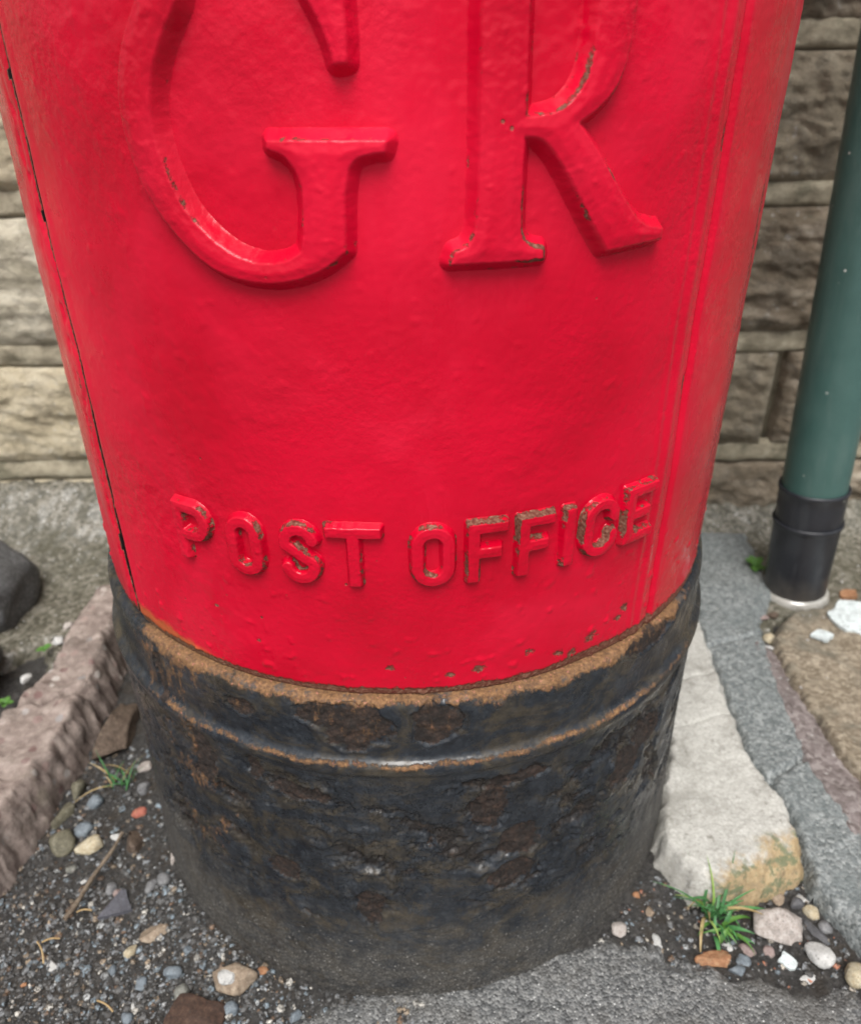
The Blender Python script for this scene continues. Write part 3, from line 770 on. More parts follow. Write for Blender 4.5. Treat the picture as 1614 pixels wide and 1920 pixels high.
# eroded remains of two cast rows on the face of the plinth
def ring(th, z, ro, w):
    d = np.hypot(u - th * DEG * .204, zz_ - z)
    return np.exp(-((d - ro) / w) ** 2)
def bar(th0, z0, th1, z1, w):
    a = np.array((th0 * DEG * .204, z0)); b = np.array((th1 * DEG * .204, z1)); e = b - a
    t = np.clip(((u - a[0]) * e[0] + (zz_ - a[1]) * e[1]) / (e @ e), 0, 1)
    return np.exp(-(np.hypot(u - a[0] - t * e[0], zz_ - a[1] - t * e[1]) / w) ** 2)
em = ring(-15.2, .146, .0085, .0028) + bar(-10, .155, -5.5, .155, .0026) + bar(-7.6, .155, -7.6, .134, .0028) + ring(6, .141, .0085, .003) + bar(25.5, .160, 25.5, .138, .003) + bar(30.5, .156, 30.5, .134, .003) + bar(34, .160, 34, .137, .003)
em = em + bar(-13, .120, -13, .100, .003) + bar(-9.5, .121, -9.5, .101, .003) + bar(-4, .119, -4, .099, .003) + bar(-13, .120, -6, .120, .0022) + ring(11.5, .108, .008, .003) + bar(19, .119, 19, .100, .003) + bar(24, .124, 24, .105, .003) + bar(28, .126, 28, .108, .003)
disp = disp + .0021 * np.clip(em, 0, 1) * sst(-.35, .15, fbm2(u * 60, zz_ * 60, 3, 99) + .12)
# low lap mark across the foot and grit stuck to it
lap = zz_ - (.072 + .010 * np.sin((Tw - 5) * .07) + .004 * fbm2(u * 30, u * 0, 3, 51))
disp = disp + .0007 * sst(-.001, .001, lap) * sst(-20, -5, Tw) * sst(40, 15, Tw) * sst(.11, .09, zz_)
g1, _ = worley(u * 300, zz_ * 300, 3)
dust = sst(.115, .01, zz_) * .70 + .25 * sst(.30, .6, np.abs(Tw) / 90) * sst(.2, .1, zz_) + .10
disp = disp + .0007 * (1 - np.clip(g1 * 1.5, 0, 1)) * sst(.06, .0, zz_)
rag_ = .004 * fbm2(u * 40, u * 0, 4, 61)
rust = .92 * sst(.2352, .2438, zz_ + rag_ * 1.3 + .006 * fbm2(u * 70, zz_ * 70, 4, 63)) * sst(-50, -45.5, Tw) * sst(62, 46, Tw)
rust = np.maximum(rust, .75 * sst(.228, .240, zz_ + rag_) * np.exp(-((Tw + 40) / 7) ** 2))
rust = np.maximum(rust, .9 * np.exp(-((zz_ - .2047 + .0012 * pn2(u * 60, u * 0, 2)) / .0019) ** 2) * (.66 + .55 * fbm2(u * 25, u * 0, 3, 5)) * sst(-60, -38, Tw) * sst(66, 45, Tw))
rust = np.maximum(rust, .62 * sst(-28, -44, Tw) * sst(.19, .215, zz_) * sst(-62, -48, Tw) * (.6 + .8 * fbm2(u * 50, zz_ * 35, 4, 67)))
rust = np.maximum(rust, .50 * sst(.42, .5, .5 + .5 * fbm2(u * 40, zz_ * 26, 4, 69)) * np.exp(-((Tw + 38) / 9) ** 2) * sst(.06, .12, zz_))
rust = rust * sst(.45, .1, fl) + .38 * sst(.1, .5, fl) * (zz_ > .2075)
layer = terr * bandm / 3
corr = np.clip(.6 * low * sst(.05, .09, zz_) * sst(-.25, .3, fbm2(u * 9, zz_ * 12, 3, 88) + .1) + .35 * sst(.06, .0, zz_), 0, 1)
front = sst(88, 80, np.abs(Tw))
r_ = rr_ + disp * np.where(K < 6, 0.2, 1) * np.clip(front + .2, 0, 1)
V = np.stack([r_ * np.sin(T * DEG), -r_ * np.cos(T * DEG), zz_ + .0006 * crust * (zz_ > .235)], -1).reshape(-1, 3)
link('plinth', mesh_np('plinth', V, grid_faces(*T.shape)[:, ::-1], MAT_PLINTH, {'layer': layer.ravel(), 'corr': corr.ravel(), 'rust': rust.ravel(), 'flake': (fl + .35).clip(0, 1).ravel(), 'dust': dust.ravel()}), post,
     label='black painted plinth with flaking rust and an orange stained ledge')

# ------------------------------------------------------------------ downpipe
def mat_pipe(name, c0, c1, rough, dustc):
    m = M(name)
    c = m.ramp(m.noise(26, 5, .65), [(.3, c0), (.7, c1)])
    c = m.mix(m.math('MULTIPLY', m.mr(m.noise(1, 5, .65, m.scale((60, 60, 9))), .50, .68), .30), c, dustc)
    c = m.mix(m.math('MULTIPLY', m.mr(m.noise(1, 4, .6, m.scale((420, 420, 30))), .64, .70), .35), c, dustc)
    c = m.mix(m.math('MULTIPLY', m.mr(m.vor(48), .075, .045), m.mr(m.noise(13, 2), .48, .54)), c, (.55, .57, .53))
    sep = m.n('ShaderNodeSeparateXYZ'); m.l(m.pos, sep.inputs[0])
    low = m.mr(m.math('ADD', sep.outputs[2], m.math('MULTIPLY', m.math('SUBTRACT', m.noise(45, 5, .7), .5), .06)), .05, -.005)
    c = m.mix(m.math('MULTIPLY', low, .55), c, (.12, .105, .085))
    n = m.bump(m.noise(160, 5, .6), .0004, .5)
    r = m.mr(m.noise(35, 4), .35, .65, rough, rough + .2)
    return m.done(c, r, n, spec=.5)
MAT_GREEN = mat_pipe('green_painted_pipe', (.042, .095, .084), (.056, .118, .105), .28, (.10, .15, .135))
MAT_BLACKP = mat_pipe('black_plastic', (.010, .011, .015), (.020, .022, .028), .28, (.055, .058, .062))
MAT_CLEAR = mat_simple('wet_sealant', (.25, .24, .21), (.42, .41, .38), 60, .15, .0006, .5, .8)
pipe = link('downpipe', None, loc=(.4250, .204, .002), label='green rainwater downpipe in a black plastic socket by the right wall', cat='pipe')
pipe.rotation_euler = (math.radians(-1.3), math.radians(-3.06), 0)
def lathe(name, prof, mat, parent, seg=72):
    p = np.array(prof); T_, K_ = np.meshgrid(np.linspace(0, 360, seg + 1), np.arange(len(p)), indexing='ij')
    return link(name, mesh_np(name, np.stack([p[K_, 0] * np.sin(T_ * DEG), -p[K_, 0] * np.cos(T_ * DEG), p[K_, 1]], -1).reshape(-1, 3), grid_faces(*T_.shape), mat), parent)
lathe('pipe_barrel', [(.0312, .09), (.0312, .30), (.0313, .8), (.0313, 1.5)], MAT_GREEN, pipe)
lathe('upper_socket', [(.0312, .134), (.0318, .1365), (.0333, .1370), (.0342, .1362), (.0344, .1345), (.0342, .133), (.0330, .1315), (.0327, .12), (.0325, .095)], MAT_BLACKP, pipe)
lathe('lower_socket', [(.0322, .0965), (.0330, .0985), (.0343, .0985), (.0348, .0970), (.0347, .0945), (.0334, .0925), (.0327, .09), (.0316, .03), (.0313, -.02)], MAT_BLACKP, pipe)
lathe('seal_ring', [(.0310, .012), (.0330, .011), (.0352, .008), (.0362, .004), (.0368, -.01)], MAT_CLEAR, pipe)

# ------------------------------------------------------------------ loose slabs and kerb
def thing_patch(name, poly, res, zfun, mat, label, cat, sink, edge, rag, seed, jig=0):
    return heightpatch(name, poly, res, zfun, mat, sink=sink, edge=edge, rag=rag, seed=seed, label=label, cat=cat, jig=jig)
def block_z(X, Y, s):
    z = .026 + .0022 * fbm2(X * 12, Y * 12, 3, 104) + .0006 * fbm2(X * 260, Y * 260, 3, 5)
    z = z - .016 * sst(-.118, -.145, Y + (X - .26) * -.35 + .006 * fbm2(X * 60, Y * 60, 3, 7)) * sst(.21, .25, X)
    for yy in (-.002, .05):
        z = z - .0012 * np.exp(-((Y - yy - .25 * (X - .25) - .004 * fbm2(X * 60, Y * 60, 3, 9)) / .0016) ** 2)
    return z
thing_patch('stone_block', smooth_poly([(.275, .30), (.302, .30), (.298, .165), (.291, .11), (.285, .066), (.277, .004), (.2735, -.032), (.2765, -.06), (.282, -.086), (.279, -.118), (.279, -.135), (.258, -.144), (.2254, -.151), (.2004, -.148), (.183, -.1342), (.176, -.1143), (.196, -.06), (.21, -.03), (.218, .02), (.22, .12), (.24, .25)], 1),
            .0014, block_z, MAT_PALE, 'long pale limestone block wedged beside the right of the post box base', 'stone', .034, .012, .003, 8, .0016)
def flag_z(X, Y, s):
    return .020 + .004 * fbm2(X * 18, Y * 18, 4, 114) + .0012 * fbm2(X * 120, Y * 120, 4, 6)
thing_patch('flagstone', [(.362, .118), (.354, .075), (.352, .045), (.352, .0), (.351, -.035), (.358, -.07), (.38, -.11), (.70, -.11), (.70, .165), (.46, .165), (.40, .155)],
            .002, flag_z, MAT_FLAG, 'wet tan sandstone flagstone at the right edge below the downpipe', 'flagstone', .024, .007, .004, 9, .0014)
def kerb_z(X, Y, s):
    g1, _ = worley(X * 75 + .4 * fbm2(X * 60, Y * 60, 2, 1), Y * 75, 6)
    g2, _ = worley(X * 170, Y * 170, 7)
    cr = np.exp(-((Y - .045 - .4 * (X + .29) - .006 * fbm2(X * 70, Y * 70, 3, 9)) / .003) ** 2)
    return .040 + .0125 * np.clip(-.30 - X, -.05, .05) + .008 * fbm2(X * 14, Y * 11, 3, 124) + .0045 * fbm2(X * 42, Y * 38, 5, 13, .6) - .013 * cr
thing_patch('kerb', [(-.335, .20), (-.318, .215), (-.297, .20), (-.289, .13), (-.283, .075), (-.283, .03), (-.286, -.01), (-.292, -.04), (-.294, -.07), (-.300, -.105), (-.312, -.16), (-.35, -.24), (-.48, -.24), (-.46, -.15), (-.40, -.06), (-.362, -.02), (-.345, .03), (-.333, .08), (-.338, .14)],
            .0016, kerb_z, MAT_AGG, 'crumbling pinkish aggregate concrete kerb left of the post box', 'kerb', .056, .016, .003, 10, .0030)

# ------------------------------------------------------------------ stones
import bmesh
def ico(sub):
    bm = bmesh.new(); bmesh.ops.create_icosphere(bm, subdivisions=sub, radius=1.0)
    V = np.array([v.co[:] for v in bm.verts]); F = np.array([[v.index for v in f.verts] for f in bm.faces]); bm.free()
    return V, F
ICO4, ICO3, ICO1 = ico(4), ico(3), ico(1)
def stone_mesh(sx, sy, sz, seed, angular, mat, big=False, jag=.12):
    V, F = (ICO4 if big else ICO3); V = V.copy()
    r = np.random.RandomState(seed)
    for _ in range(int(6 + angular * 12)):
        n = r.normal(size=3); n /= np.linalg.norm(n); c = r.uniform(.42, .8) if angular > .3 else r.uniform(.60, .9)
        d = V @ n - c
        V = V - np.outer(np.where(d > 0, d * min(1, .75 + angular * .4), 0), n)
    V = V * (1 + jag * pn3(V * 1.3, seed)[:, None] + jag * .5 * pn3(V * 3.1, seed + 2)[:, None] + jag * .22 * pn3(V * 8, seed + 5)[:, None])
    V = V * np.array([sx, sy, sz]) / 2 * 1.12
    V[:, 2] -= V[:, 2].min()
    return mesh_np('stone', V, F, mat)
PB = dict(
    cream=((.42, .30, .14), (.60, .50, .30), (.72, .66, .48)), olive=((.10, .09, .05), (.19, .17, .10), (.30, .28, .19)), bluegrey=((.11, .14, .17), (.20, .25, .29), (.32, .37, .41)),
    grey=((.12, .12, .125), (.22, .22, .225), (.36, .36, .36)), brown=((.08, .05, .03), (.17, .11, .07), (.26, .18, .12)), orange=((.30, .10, .02), (.48, .20, .06), (.60, .34, .14)),
    red=((.35, .05, .03), (.55, .13, .06), (.62, .30, .14)), white=((.48, .47, .44), (.64, .63, .60), (.76, .75, .73)), tan=((.24, .16, .09), (.38, .27, .17), (.52, .41, .28)),
    slate=((.075, .075, .095), (.13, .13, .16), (.19, .19, .225)), rust=((.035, .016, .009), (.085, .038, .020), (.15, .075, .042)), pinkgrey=((.36, .29, .25), (.50, .43, .38), (.62, .56, .51)),
    dark=((.03, .03, .033), (.055, .055, .06), (.10, .10, .105)), cobble=((.035, .035, .036), (.065, .065, .066), (.12, .12, .12)), pink=((.25, .16, .14), (.40, .28, .25), (.52, .42, .38)),
    palegreen=((.45, .52, .52), (.62, .70, .70), (.72, .78, .78)), greygreen=((.14, .14, .11), (.26, .26, .22), (.38, .38, .33)))
def pm(k): return mat_pebble(k, *(tuple((v * .74 + sum(c) / 3 * .26) * (.78 if k not in ('dark', 'cobble', 'palegreen') else (1.0 if k == 'palegreen' else 1.7)) for v in c) for c in PB[k]), rough=.55 if k in ('bluegrey', 'slate', 'dark') else .75)

# (name, x, y, width, depth, height, turn, angularity, colour, label, category)
ST = [
 ('pebble', -.2484, -.086, .026, .017, .012, 5, .35, 'cream', 'cream yellow pebble lying against the olive pebble', 'pebble'),
 ('pebble', -.2683, -.081, .0165, .022, .015, 20, .1, 'olive', 'rounded olive brown pebble beside the aggregate kerb', 'pebble'),
 ('pebble', -.2564, -.070, .0135, .012, .009, 0, .3, 'bluegrey', 'blue grey pebble just behind the cream yellow one', 'pebble'),
 ('pebble', -.2571, -.042, .0125, .012, .010, 0, .2, 'bluegrey', 'pale blue pebble below the left grass tuft', 'pebble'),
 ('stone', -.2130, -.085, .020, .030, .024, 10, .8, 'brown', 'upright brown angular stone against the black plinth', 'stone'),
 ('stone_chip', -.2179, -.0554, .0120, .008, .006, 15, .3, 'red', 'orange red chip above the upright brown stone', 'stone'),
 ('stone_chip', -.2296, -.0775, .0085, .009, .006, 0, .8, 'white', 'pale grey chip at the upper end of the twig', 'stone'),
 ('pebble', -.2553, -.1028, .0075, .008, .005, 0, .4, 'greygreen', 'small greenish grey pebble below the cream yellow pebble', 'pebble'),
 ('slate_shard', -.2141, -.1348, .022, .018, .0035, 30, 1.0, 'slate', 'flat purple grey slate shard right of the twig', 'slate shard'),
 ('stone', -.1793, -.1545, .025, .015, .010, 8, .8, 'tan', 'tan wedge shaped stone in the gravel', 'stone'),
 ('pebble', -.1933, -.166, .006, .011, .006, -35, .3, 'cream', 'small cream pebble below the tan wedge shaped stone', 'pebble'),
 ('pebble', -.1830, -.1165, .0095, .0095, .008, 0, .2, 'grey', 'light grey round pebble close to the plinth', 'pebble'),
 ('pebble', -.1912, -.1202, .0075, .0105, .007, -25, .3, 'grey', 'narrow grey pebble left of the light grey round one', 'pebble'),
 ('pebble', -.2211, -.1189, .008, .0095, .007, 0, .3, 'grey', 'grey pebble touching the top of the slate shard', 'pebble'),
 ('pebble', -.2144, -.1234, .0062, .0056, .005, 0, .3, 'pink', 'little pink pebble on top of the slate shard', 'pebble'),
 ('pebble', -.1606, -.1815, .0115, .0085, .007, 0, .2, 'bluegrey', 'blue grey pebble left of the tan stone with white mark', 'pebble'),
 ('pebble', -.1809, -.1857, .0115, .009, .007, 15, .4, 'bluegrey', 'pale blue pebble left of the dull grey green one', 'pebble'),
 ('pebble', -.1526, -.1946, .0098, .0098, .008, 0, .1, 'greygreen', 'dull grey green round pebble touching the rust brown lump', 'pebble'),
 ('stone', -.1216, -.190, .034, .028, .018, -12, .7, 'tan', 'large tan stone with a white mark in front of the plinth', 'stone'),
 ('rust_lump', -.1453, -.2120, .044, .028, .014, 14, .7, 'rust', 'dark rust brown lump at the bottom edge', 'rust lump'),
 ('pebble', -.1187, -.2060, .0088, .0088, .008, 0, .4, 'bluegrey', 'blue grey pebble right of the rust brown lump', 'pebble'),
 ('pebble', -.0775, -.2128, .0095, .0095, .007, 0, .4, 'bluegrey', 'pale blue pebble farthest right along the gravel edge', 'pebble'),
 ('pebble', -.1016, -.1851, .0065, .005, .004, 0, .2, 'orange', 'small orange pebble right of the large tan stone', 'pebble'),
 ('stone_chip', -.2415, -.1742, .0068, .0095, .004, 15, .6, 'white', 'white chip low in the left gravel', 'stone'),
 ('stone_chip', -.2549, -.1848, .005, .004, .003, 0, .6, 'orange', 'tiny orange chip near the lower left corner', 'stone'),
 ('pebble', -.1821, -.2086, .0082, .007, .006, 0, .3, 'bluegrey', 'blue grey pebble left of the rust brown lump', 'pebble'),
 ('stone_chip', -.1806, -.2018, .003, .008, .002, 5, .5, 'white', 'narrow white chip left of the rust brown lump', 'stone'),
 ('stone_chip', -.2423, -.1112, .003, .009, .002, -38, .5, 'white', 'slim white chip left of the twig', 'stone'),
 ('stone', -.2783, -.056, .011, .026, .016, -15, .5, 'olive', 'mossy olive stone standing beside the kerb', 'stone'),
 ('stone', -.2751, -.030, .010, .022, .018, -8, .5, 'olive', 'second mossy stone behind the first beside the kerb', 'stone'),
 ('pebble', -.1540, -.1674, .006, .006, .005, 0, .3, 'bluegrey', 'small blue pebble below the tan wedge shaped stone on its right', 'pebble'),
 ('pebble', -.2015, -.1776, .0052, .0066, .005, 0, .3, 'bluegrey', 'small blue pebble below the small cream pebble', 'pebble'),
 ('stone', -.2250, -.012, .013, .012, .011, 0, .6, 'pinkgrey', 'pale stone between the left grass tuft and plinth', 'stone'),
 ('stone', -.2200, -.031, .0105, .018, .011, -25, .6, 'grey', 'elongated grey stone leaning on the plinth below the left tuft', 'stone'),
 ('stone_chip', -.1805, -.1005, .005, .012, .012, 0, .6, 'pinkgrey', 'pale sliver upright against the left of the plinth', 'stone'),
 ('cobble', -.4530, .2100, .105, .135, .090, 25, .12, 'cobble', 'big smooth dark cobble at the left edge', 'cobble'),
 ('cobble', -.4120, .0900, .050, .070, .045, 10, .1, 'cobble', 'smaller grey cobble cut off by the left edge', 'cobble'),
 ('stone', -.3546, .1479, .016, .015, .012, 20, .9, 'white', 'pale squarish stone between big dark cobble and kerb', 'stone'),
 ('stone', -.3638, .0911, .011, .012, .010, 0, .5, 'white', 'whitish stone between grey cobble and kerb', 'stone'),
 ('stone', -.3519, .1683, .016, .010, .008, 20, .5, 'pinkgrey', 'pale flat stone behind the pale squarish stone', 'stone'),
 ('stone', -.2610, .028, .034, .085, .030, -8, .5, 'brown', 'brownish slab leaning between kerb and plinth', 'stone'),
 ('stone', .2490, -.1672, .040, .036, .020, 25, .75, 'pinkgrey', 'large pinkish grey stone right of the grass tuft', 'stone'),
 ('pebble', .2638, -.1895, .019, .016, .011, -10, .25, 'white', 'pale rounded pebble below the large pinkish stone', 'pebble'),
 ('stone', .1949, -.1883, .025, .015, .011, 5, .5, 'orange', 'orange tan stone below the right grass tuft', 'stone'),
 ('paint_flake', .2425, -.1911, .014, .012, .0018, 15, 1.0, 'palegreen', 'flat pale bluish flake below the large pinkish stone', 'paint flake'),
 ('slate_shard', .2690, -.1726, .008, .024, .007, 28, .8, 'dark', 'dark slate sliver right of the large pinkish stone', 'slate shard'),
 ('pebble', .2749, -.1584, .012, .012, .009, 0, .4, 'cream', 'cream pebble against the concrete strip', 'pebble'),
 ('pebble', .2716, -.1486, .009, .008, .006, 0, .4, 'white', 'small white pebble nearest the pale block corner', 'pebble'),
 ('pebble', .2650, -.1530, .010, .008, .007, 0, .3, 'dark', 'dark grey pebble left of the small white pebble', 'pebble'),
 ('stone_chip', .2085, -.1796, .011, .008, .003, 0, .9, 'white', 'cream white flat chip under the grass tuft', 'stone'),
 ('pebble', .2190, -.1823, .011, .009, .007, -25, .5, 'pink', 'pinkish pebble right of the cream white flat chip', 'pebble'),
 ('pebble', .2332, -.1832, .009, .0075, .006, 0, .4, 'pink', 'small pinkish pebble under the large pinkish stone', 'pebble'),
 ('stone_chip', .1355, -.1687, .017, .012, .007, 15, .8, 'pinkgrey', 'jagged pale stone chip right beside the plinth foot', 'stone'),
 ('stone_chip', .1601, -.1738, .009, .016, .005, 8, .7, 'white', 'tapered white stone chip left of the grass tuft', 'stone'),
 ('pebble', .1608, -.1553, .0065, .011, .006, 0, .4, 'tan', 'small tan pebble above the tapered white chip', 'pebble'),
 ('pebble', .1543, -.1438, .0055, .005, .004, 0, .2, 'orange', 'tiny orange pebble right of the plinth', 'pebble'),
 ('pebble', .2129, -.1891, .0105, .009, .007, 0, .5, 'bluegrey', 'blue grey stone right of the orange tan stone', 'pebble'),
 ('pebble', .2070, -.1965, .012, .008, .007, 0, .5, 'bluegrey', 'blue grey stone sunk in the tarmac edge below the orange tan stone', 'pebble'),
 ('stone_chip', .2510, -.2028, .013, .007, .003, 0, .8, 'white', 'flat white chip on the tarmac edge at right', 'stone'),
 ('pebble', .2806, -.2027, .014, .017, .012, -20, .3, 'cream', 'pale pebble cut off by the right edge', 'pebble'),
 ('pebble', .2770, -.1703, .009, .0095, .007, 0, .3, 'grey', 'mid grey pebble right of the dark slate sliver', 'pebble'),
 ('pebble', .2562, -.1475, .011, .010, .007, 0, .4, 'tan', 'tan pebble under the front corner of the pale block', 'pebble'),
 ('paint_flake', .4560, .1330, .085, .082, .003, 20, 1.0, 'palegreen', 'large pale flake of paint on the wet flagstone', 'paint flake'),
 ('paint_flake', .4020, .1060, .030, .020, .0025, -35, 1.0, 'palegreen', 'small pale flake of paint left of the large one', 'paint flake'),
 ('dead_leaf', .4780, .1900, .032, .020, .004, 10, .9, 'orange', 'orange dead leaf behind the large pale flake', 'leaf'),
 ('stone_chip', .3577, .1067, .005, .018, .003, 40, .6, 'white', 'white splinter in the joint left of the flagstone', 'stone'),
 ('pebble', .3620, .1225, .012, .012, .009, 0, .3, 'cream', 'cream pebble in the joint beside the flagstone', 'pebble'),
 ('pebble', .3660, .1060, .006, .006, .005, 0, .1, 'orange', 'orange bead sized pebble in the flagstone joint', 'pebble'),
 ('pebble', .3690, .0960, .0095, .0105, .007, 0, .4, 'pink', 'pink pebble lowest in the flagstone joint', 'pebble'),
 ('pebble', .3680, .1560, .014, .011, .007, 0, .5, 'pink', 'pinkish pebble in front of the downpipe foot', 'pebble'),
 ('pebble', .3810, .1600, .012, .010, .007, 0, .5, 'brown', 'brownish pebble in front of the downpipe foot', 'pebble'),
]
ZB_AT = {'paint_flake': .0, }
for i, (nm, x, y, w, d, h, rz, ang, colk, lab, cat) in enumerate(ST):
    big = w > .022
    if nm in ('paint_flake', 'slate_shard', 'dead_leaf') and h < .006:
        # thin irregular plate
        r = np.random.RandomState(i + 5); n = 13
        a = np.sort(r.uniform(0, 2 * math.pi, n)); rad = r.uniform(.55, 1.1, n)
        P = np.stack([np.cos(a) * rad * w / 2, np.sin(a) * rad * d / 2], -1)
        if nm == 'slate_shard': P = np.array([(-.5, -.15), (.35, .55), (.5, .5), (.48, -.25), (.5, -.5), (.2, -.45)]) * np.array([w, d])
        else: P = smooth_poly(P, 2)
        n = len(P); bend = lambda q: .12 * w * np.sin(q[:, 0] / w * 5 + i) * .25
        tz = bend(P)
        c = P.mean(0)
        V = [(*p, h + t) for p, t in zip(P, tz)] + [(*p, t) for p, t in zip(P, tz)] + [(*c, h), (*c, 0)]
        F = []
        for k in range(n):
            q = (k + 1) % n
            F += [(k, q, 2 * n), (k + n, 2 * n + 1, q + n), (k, k + n, q + n), (k, q + n, q)]
        me = mesh_np('plate', V, F, pm(colk), smooth=False)
        zz = .0015
    else:
        me = stone_mesh(w, d, h, i * 7 + 3, ang, pm(colk), big)
        zz = -.36 * h
    rr = math.hypot(x, y)
    base = float(soil_z(np.array([x]), np.array([y]))[0])
    if x < -.335 and y > .08: base = max(base, .014)
    if x > .35 and y < .17: base = .021 if (x > .39 or y < .09) else .008
    elif x > .35: base = .006
    if nm == 'cobble': zz = -.25 * h
    if 'leaning' in lab and 'slab' in lab: base = -.002
    o = link(nm, me, loc=(x, y, base + zz), rot=(0, 0, math.radians(rz)), label=lab, cat=cat)
    if cat in ('pebble', 'stone'): o['group'] = 'loose stones round the post box'
    if lab.startswith('large tan'):
        V, F = ICO3; Vw = V * np.array([.006, .005, .002]) * (1 + .25 * pn3(V * 2.5, 4)[:, None])
        link('white_mark', mesh_np('white_mark', Vw, F, pm('white')), o, loc=(0, -.003, h * 1.02))

# twig
def tube(pts, rad, seg=7):
    pts = np.array(pts); n = len(pts); V = []; F = []
    for i, p in enumerate(pts):
        t = pts[min(i + 1, n - 1)] - pts[max(i - 1, 0)]; t = t / np.linalg.norm(t)
        a = np.cross(t, (0, 0, 1.0)); a /= max(np.linalg.norm(a), 1e-6); b = np.cross(a, t)
        r = rad[i] if hasattr(rad, '__len__') else rad
        for k in range(seg):
            an = 2 * math.pi * k / seg; V.append(p + r * (math.cos(an) * a + math.sin(an) * b))
    for i in range(n - 1):
        for k in range(seg):
            q = (k + 1) % seg; F.append((i * seg + k, i * seg + q, (i + 1) * seg + q, (i + 1) * seg + k))
    return np.array(V), np.array(F)
MAT_TWIG = mat_simple('dry_twig', (.10, .075, .055), (.22, .175, .13), 300, .85, .001, .2)
tp = []
for i in range(15):
    f = i / 14
    tp.append((-.2225 - .0185 * f + .0012 * math.sin(f * 9), -.080 - .068 * f, .007 + .0012 * math.sin(f * 7 + 1)))
V, F = tube(tp, [.0012 + .0007 * (i / 14) + .0003 * (i % 4 == 0) for i in range(15)])
link('twig', mesh_np('twig', V, F, MAT_TWIG), label='thin dry twig lying across the left gravel', cat='twig')
STRAW = mat_simple('dry_straw', (.30, .20, .09), (.45, .33, .18), 300, .8, .0005, .2)
for (x, y, a, L, lab) in ((-.250, -.168, 125, .018, 'bent dry stem near the left edge of the gravel'), (-.246, -.160, 10, .011, 'short straw beside the bent dry stem'), (-.196, -.204, 150, .014, 'reddish needle near the bottom edge of the gravel'), (-.231, -.140, 5, .010, 'pale straw left of the slate shard')):
    ca, sa = math.cos(math.radians(a)), math.sin(math.radians(a))
    P = [(x + ca * L * (t - .5) + sa * .002 * math.sin(t * 3), y + sa * L * (t - .5), .004 + .002 * math.sin(t * 3.1)) for t in np.linspace(0, 1, 7)]
    V, F = tube(P, .0006, 5)
    link('dry_stem', mesh_np('dry_stem', V, F, STRAW), label=lab, cat='stem', group='bits of dry stem')

# fine gravel: uncountable
def gravel(name, n, region, sizes, seed, pal, keep, **kw):
    r = np.random.RandomState(seed); Vb, Fb = ICO1
    Vs = []; Fs = []; Cs = []; c = 0
    while c < n:
        x = r.uniform(region[0], region[1]); y = r.uniform(region[2], region[3])
        if not keep(x, y, r): continue
        s = sizes[0] * (sizes[1] / sizes[0]) ** (r.uniform() ** 2.6)
        v = Vb * (1 + .25 * r.normal(size=(len(Vb), 1)).clip(-1, 1)) * np.array([1, r.uniform(.6, 1), r.uniform(.5, .8)]) * s / 2
        a = r.uniform(0, 6.28); ca, sa = math.cos(a), math.sin(a)
        v = np.stack([v[:, 0] * ca - v[:, 1] * sa + x, v[:, 0] * sa + v[:, 1] * ca + y, v[:, 2]], -1)
        Vs.append(v); Fs.append(Fb + c * len(Vb)); p = np.array(pal[r.choice(len(pal))]) * r.uniform(.6, 1.3); Cs.append(np.repeat(p[None], len(Vb), 0)); c += 1
    V = np.concatenate(Vs); cx = V.reshape(n, -1, 3)[:, :, :2].mean(1)
    V.reshape(n, -1, 3)[:, :, 2] += soil_z(cx[:, 0], cx[:, 1])[:, None] + .0004
    return link(name, mesh_np(name, V, np.concatenate(Fs), MAT_GRAVEL, {'tint': np.concatenate(Cs)}, smooth=False), kind='stuff', **kw)
mg = M('gravel_grit')
MAT_GRAVEL = mg.done(mg.mix(mg.mr(mg.noise(600, 3), .4, .65), mg.cattr('tint'), (.05, .045, .04)), .55, mg.bump(mg.noise(900, 3), .0005, .6), spec=.45)
PAL = [(.06, .06, .06)] * 5 + [(.10, .10, .10)] * 4 + [(.20, .21, .22)] * 3 + [(.17, .21, .24)] * 2 + [(.33, .34, .34), (.26, .20, .14), (.13, .08, .05), (.42, .40, .36)]
def keepL(x, y, r):
    rr = math.hypot(x, y)
    if rr < .207 or x < -.30: return False
    dens = .35 + .65 * min(1, max(0, (-.09 - y) / .06))
    if x > -.11: dens *= max(.15, 1 - (x + .11) * 6)
    return r.uniform() < dens
gravel('fine_gravel', 8500, (-.30, .02, -.235, .02), (.0010, .0062), 3, PAL, keepL, label='fine dark wet gravel and grit over the soil at left', cat='gravel')
def keepR(x, y, r):
    rr = math.hypot(x, y)
    if rr < .209: return False
    return y > -.205 - .1 * (x - .2)
gravel('soil_crumbs', 900, (.12, .292, -.212, -.13), (.0012, .006), 5, PAL + [(.4, .36, .30), (.35, .14, .08)], keepR, label='small crumbs of stone on the soil around the right grass tuft', cat='gravel')

# bright specks added as painted glints on the wet concrete near the downpipe
def keepW(x, y, r): return math.hypot(x - .427, y - .203) > .04 and (x - .35) * .6 + (y - .18) * .2 > -.02 + r.uniform(-.02, .02)
_sz = soil_z
def soil_z(X, Y, sd=None): return np.where((np.asarray(X) > .3) & (np.asarray(Y) > -.05), np.where(np.asarray(Y) < .165, .019, .011), _sz(X, Y))
gravel('glint_specks', 130, (.315, .60, .0, .27), (.0015, .0045), 9, [(.75, .75, .75), (.6, .6, .62), (.5, .47, .42)], keepW, label='scattered pale specks painted as wet glints on the concrete by the downpipe', cat='glint specks')
soil_z = _sz

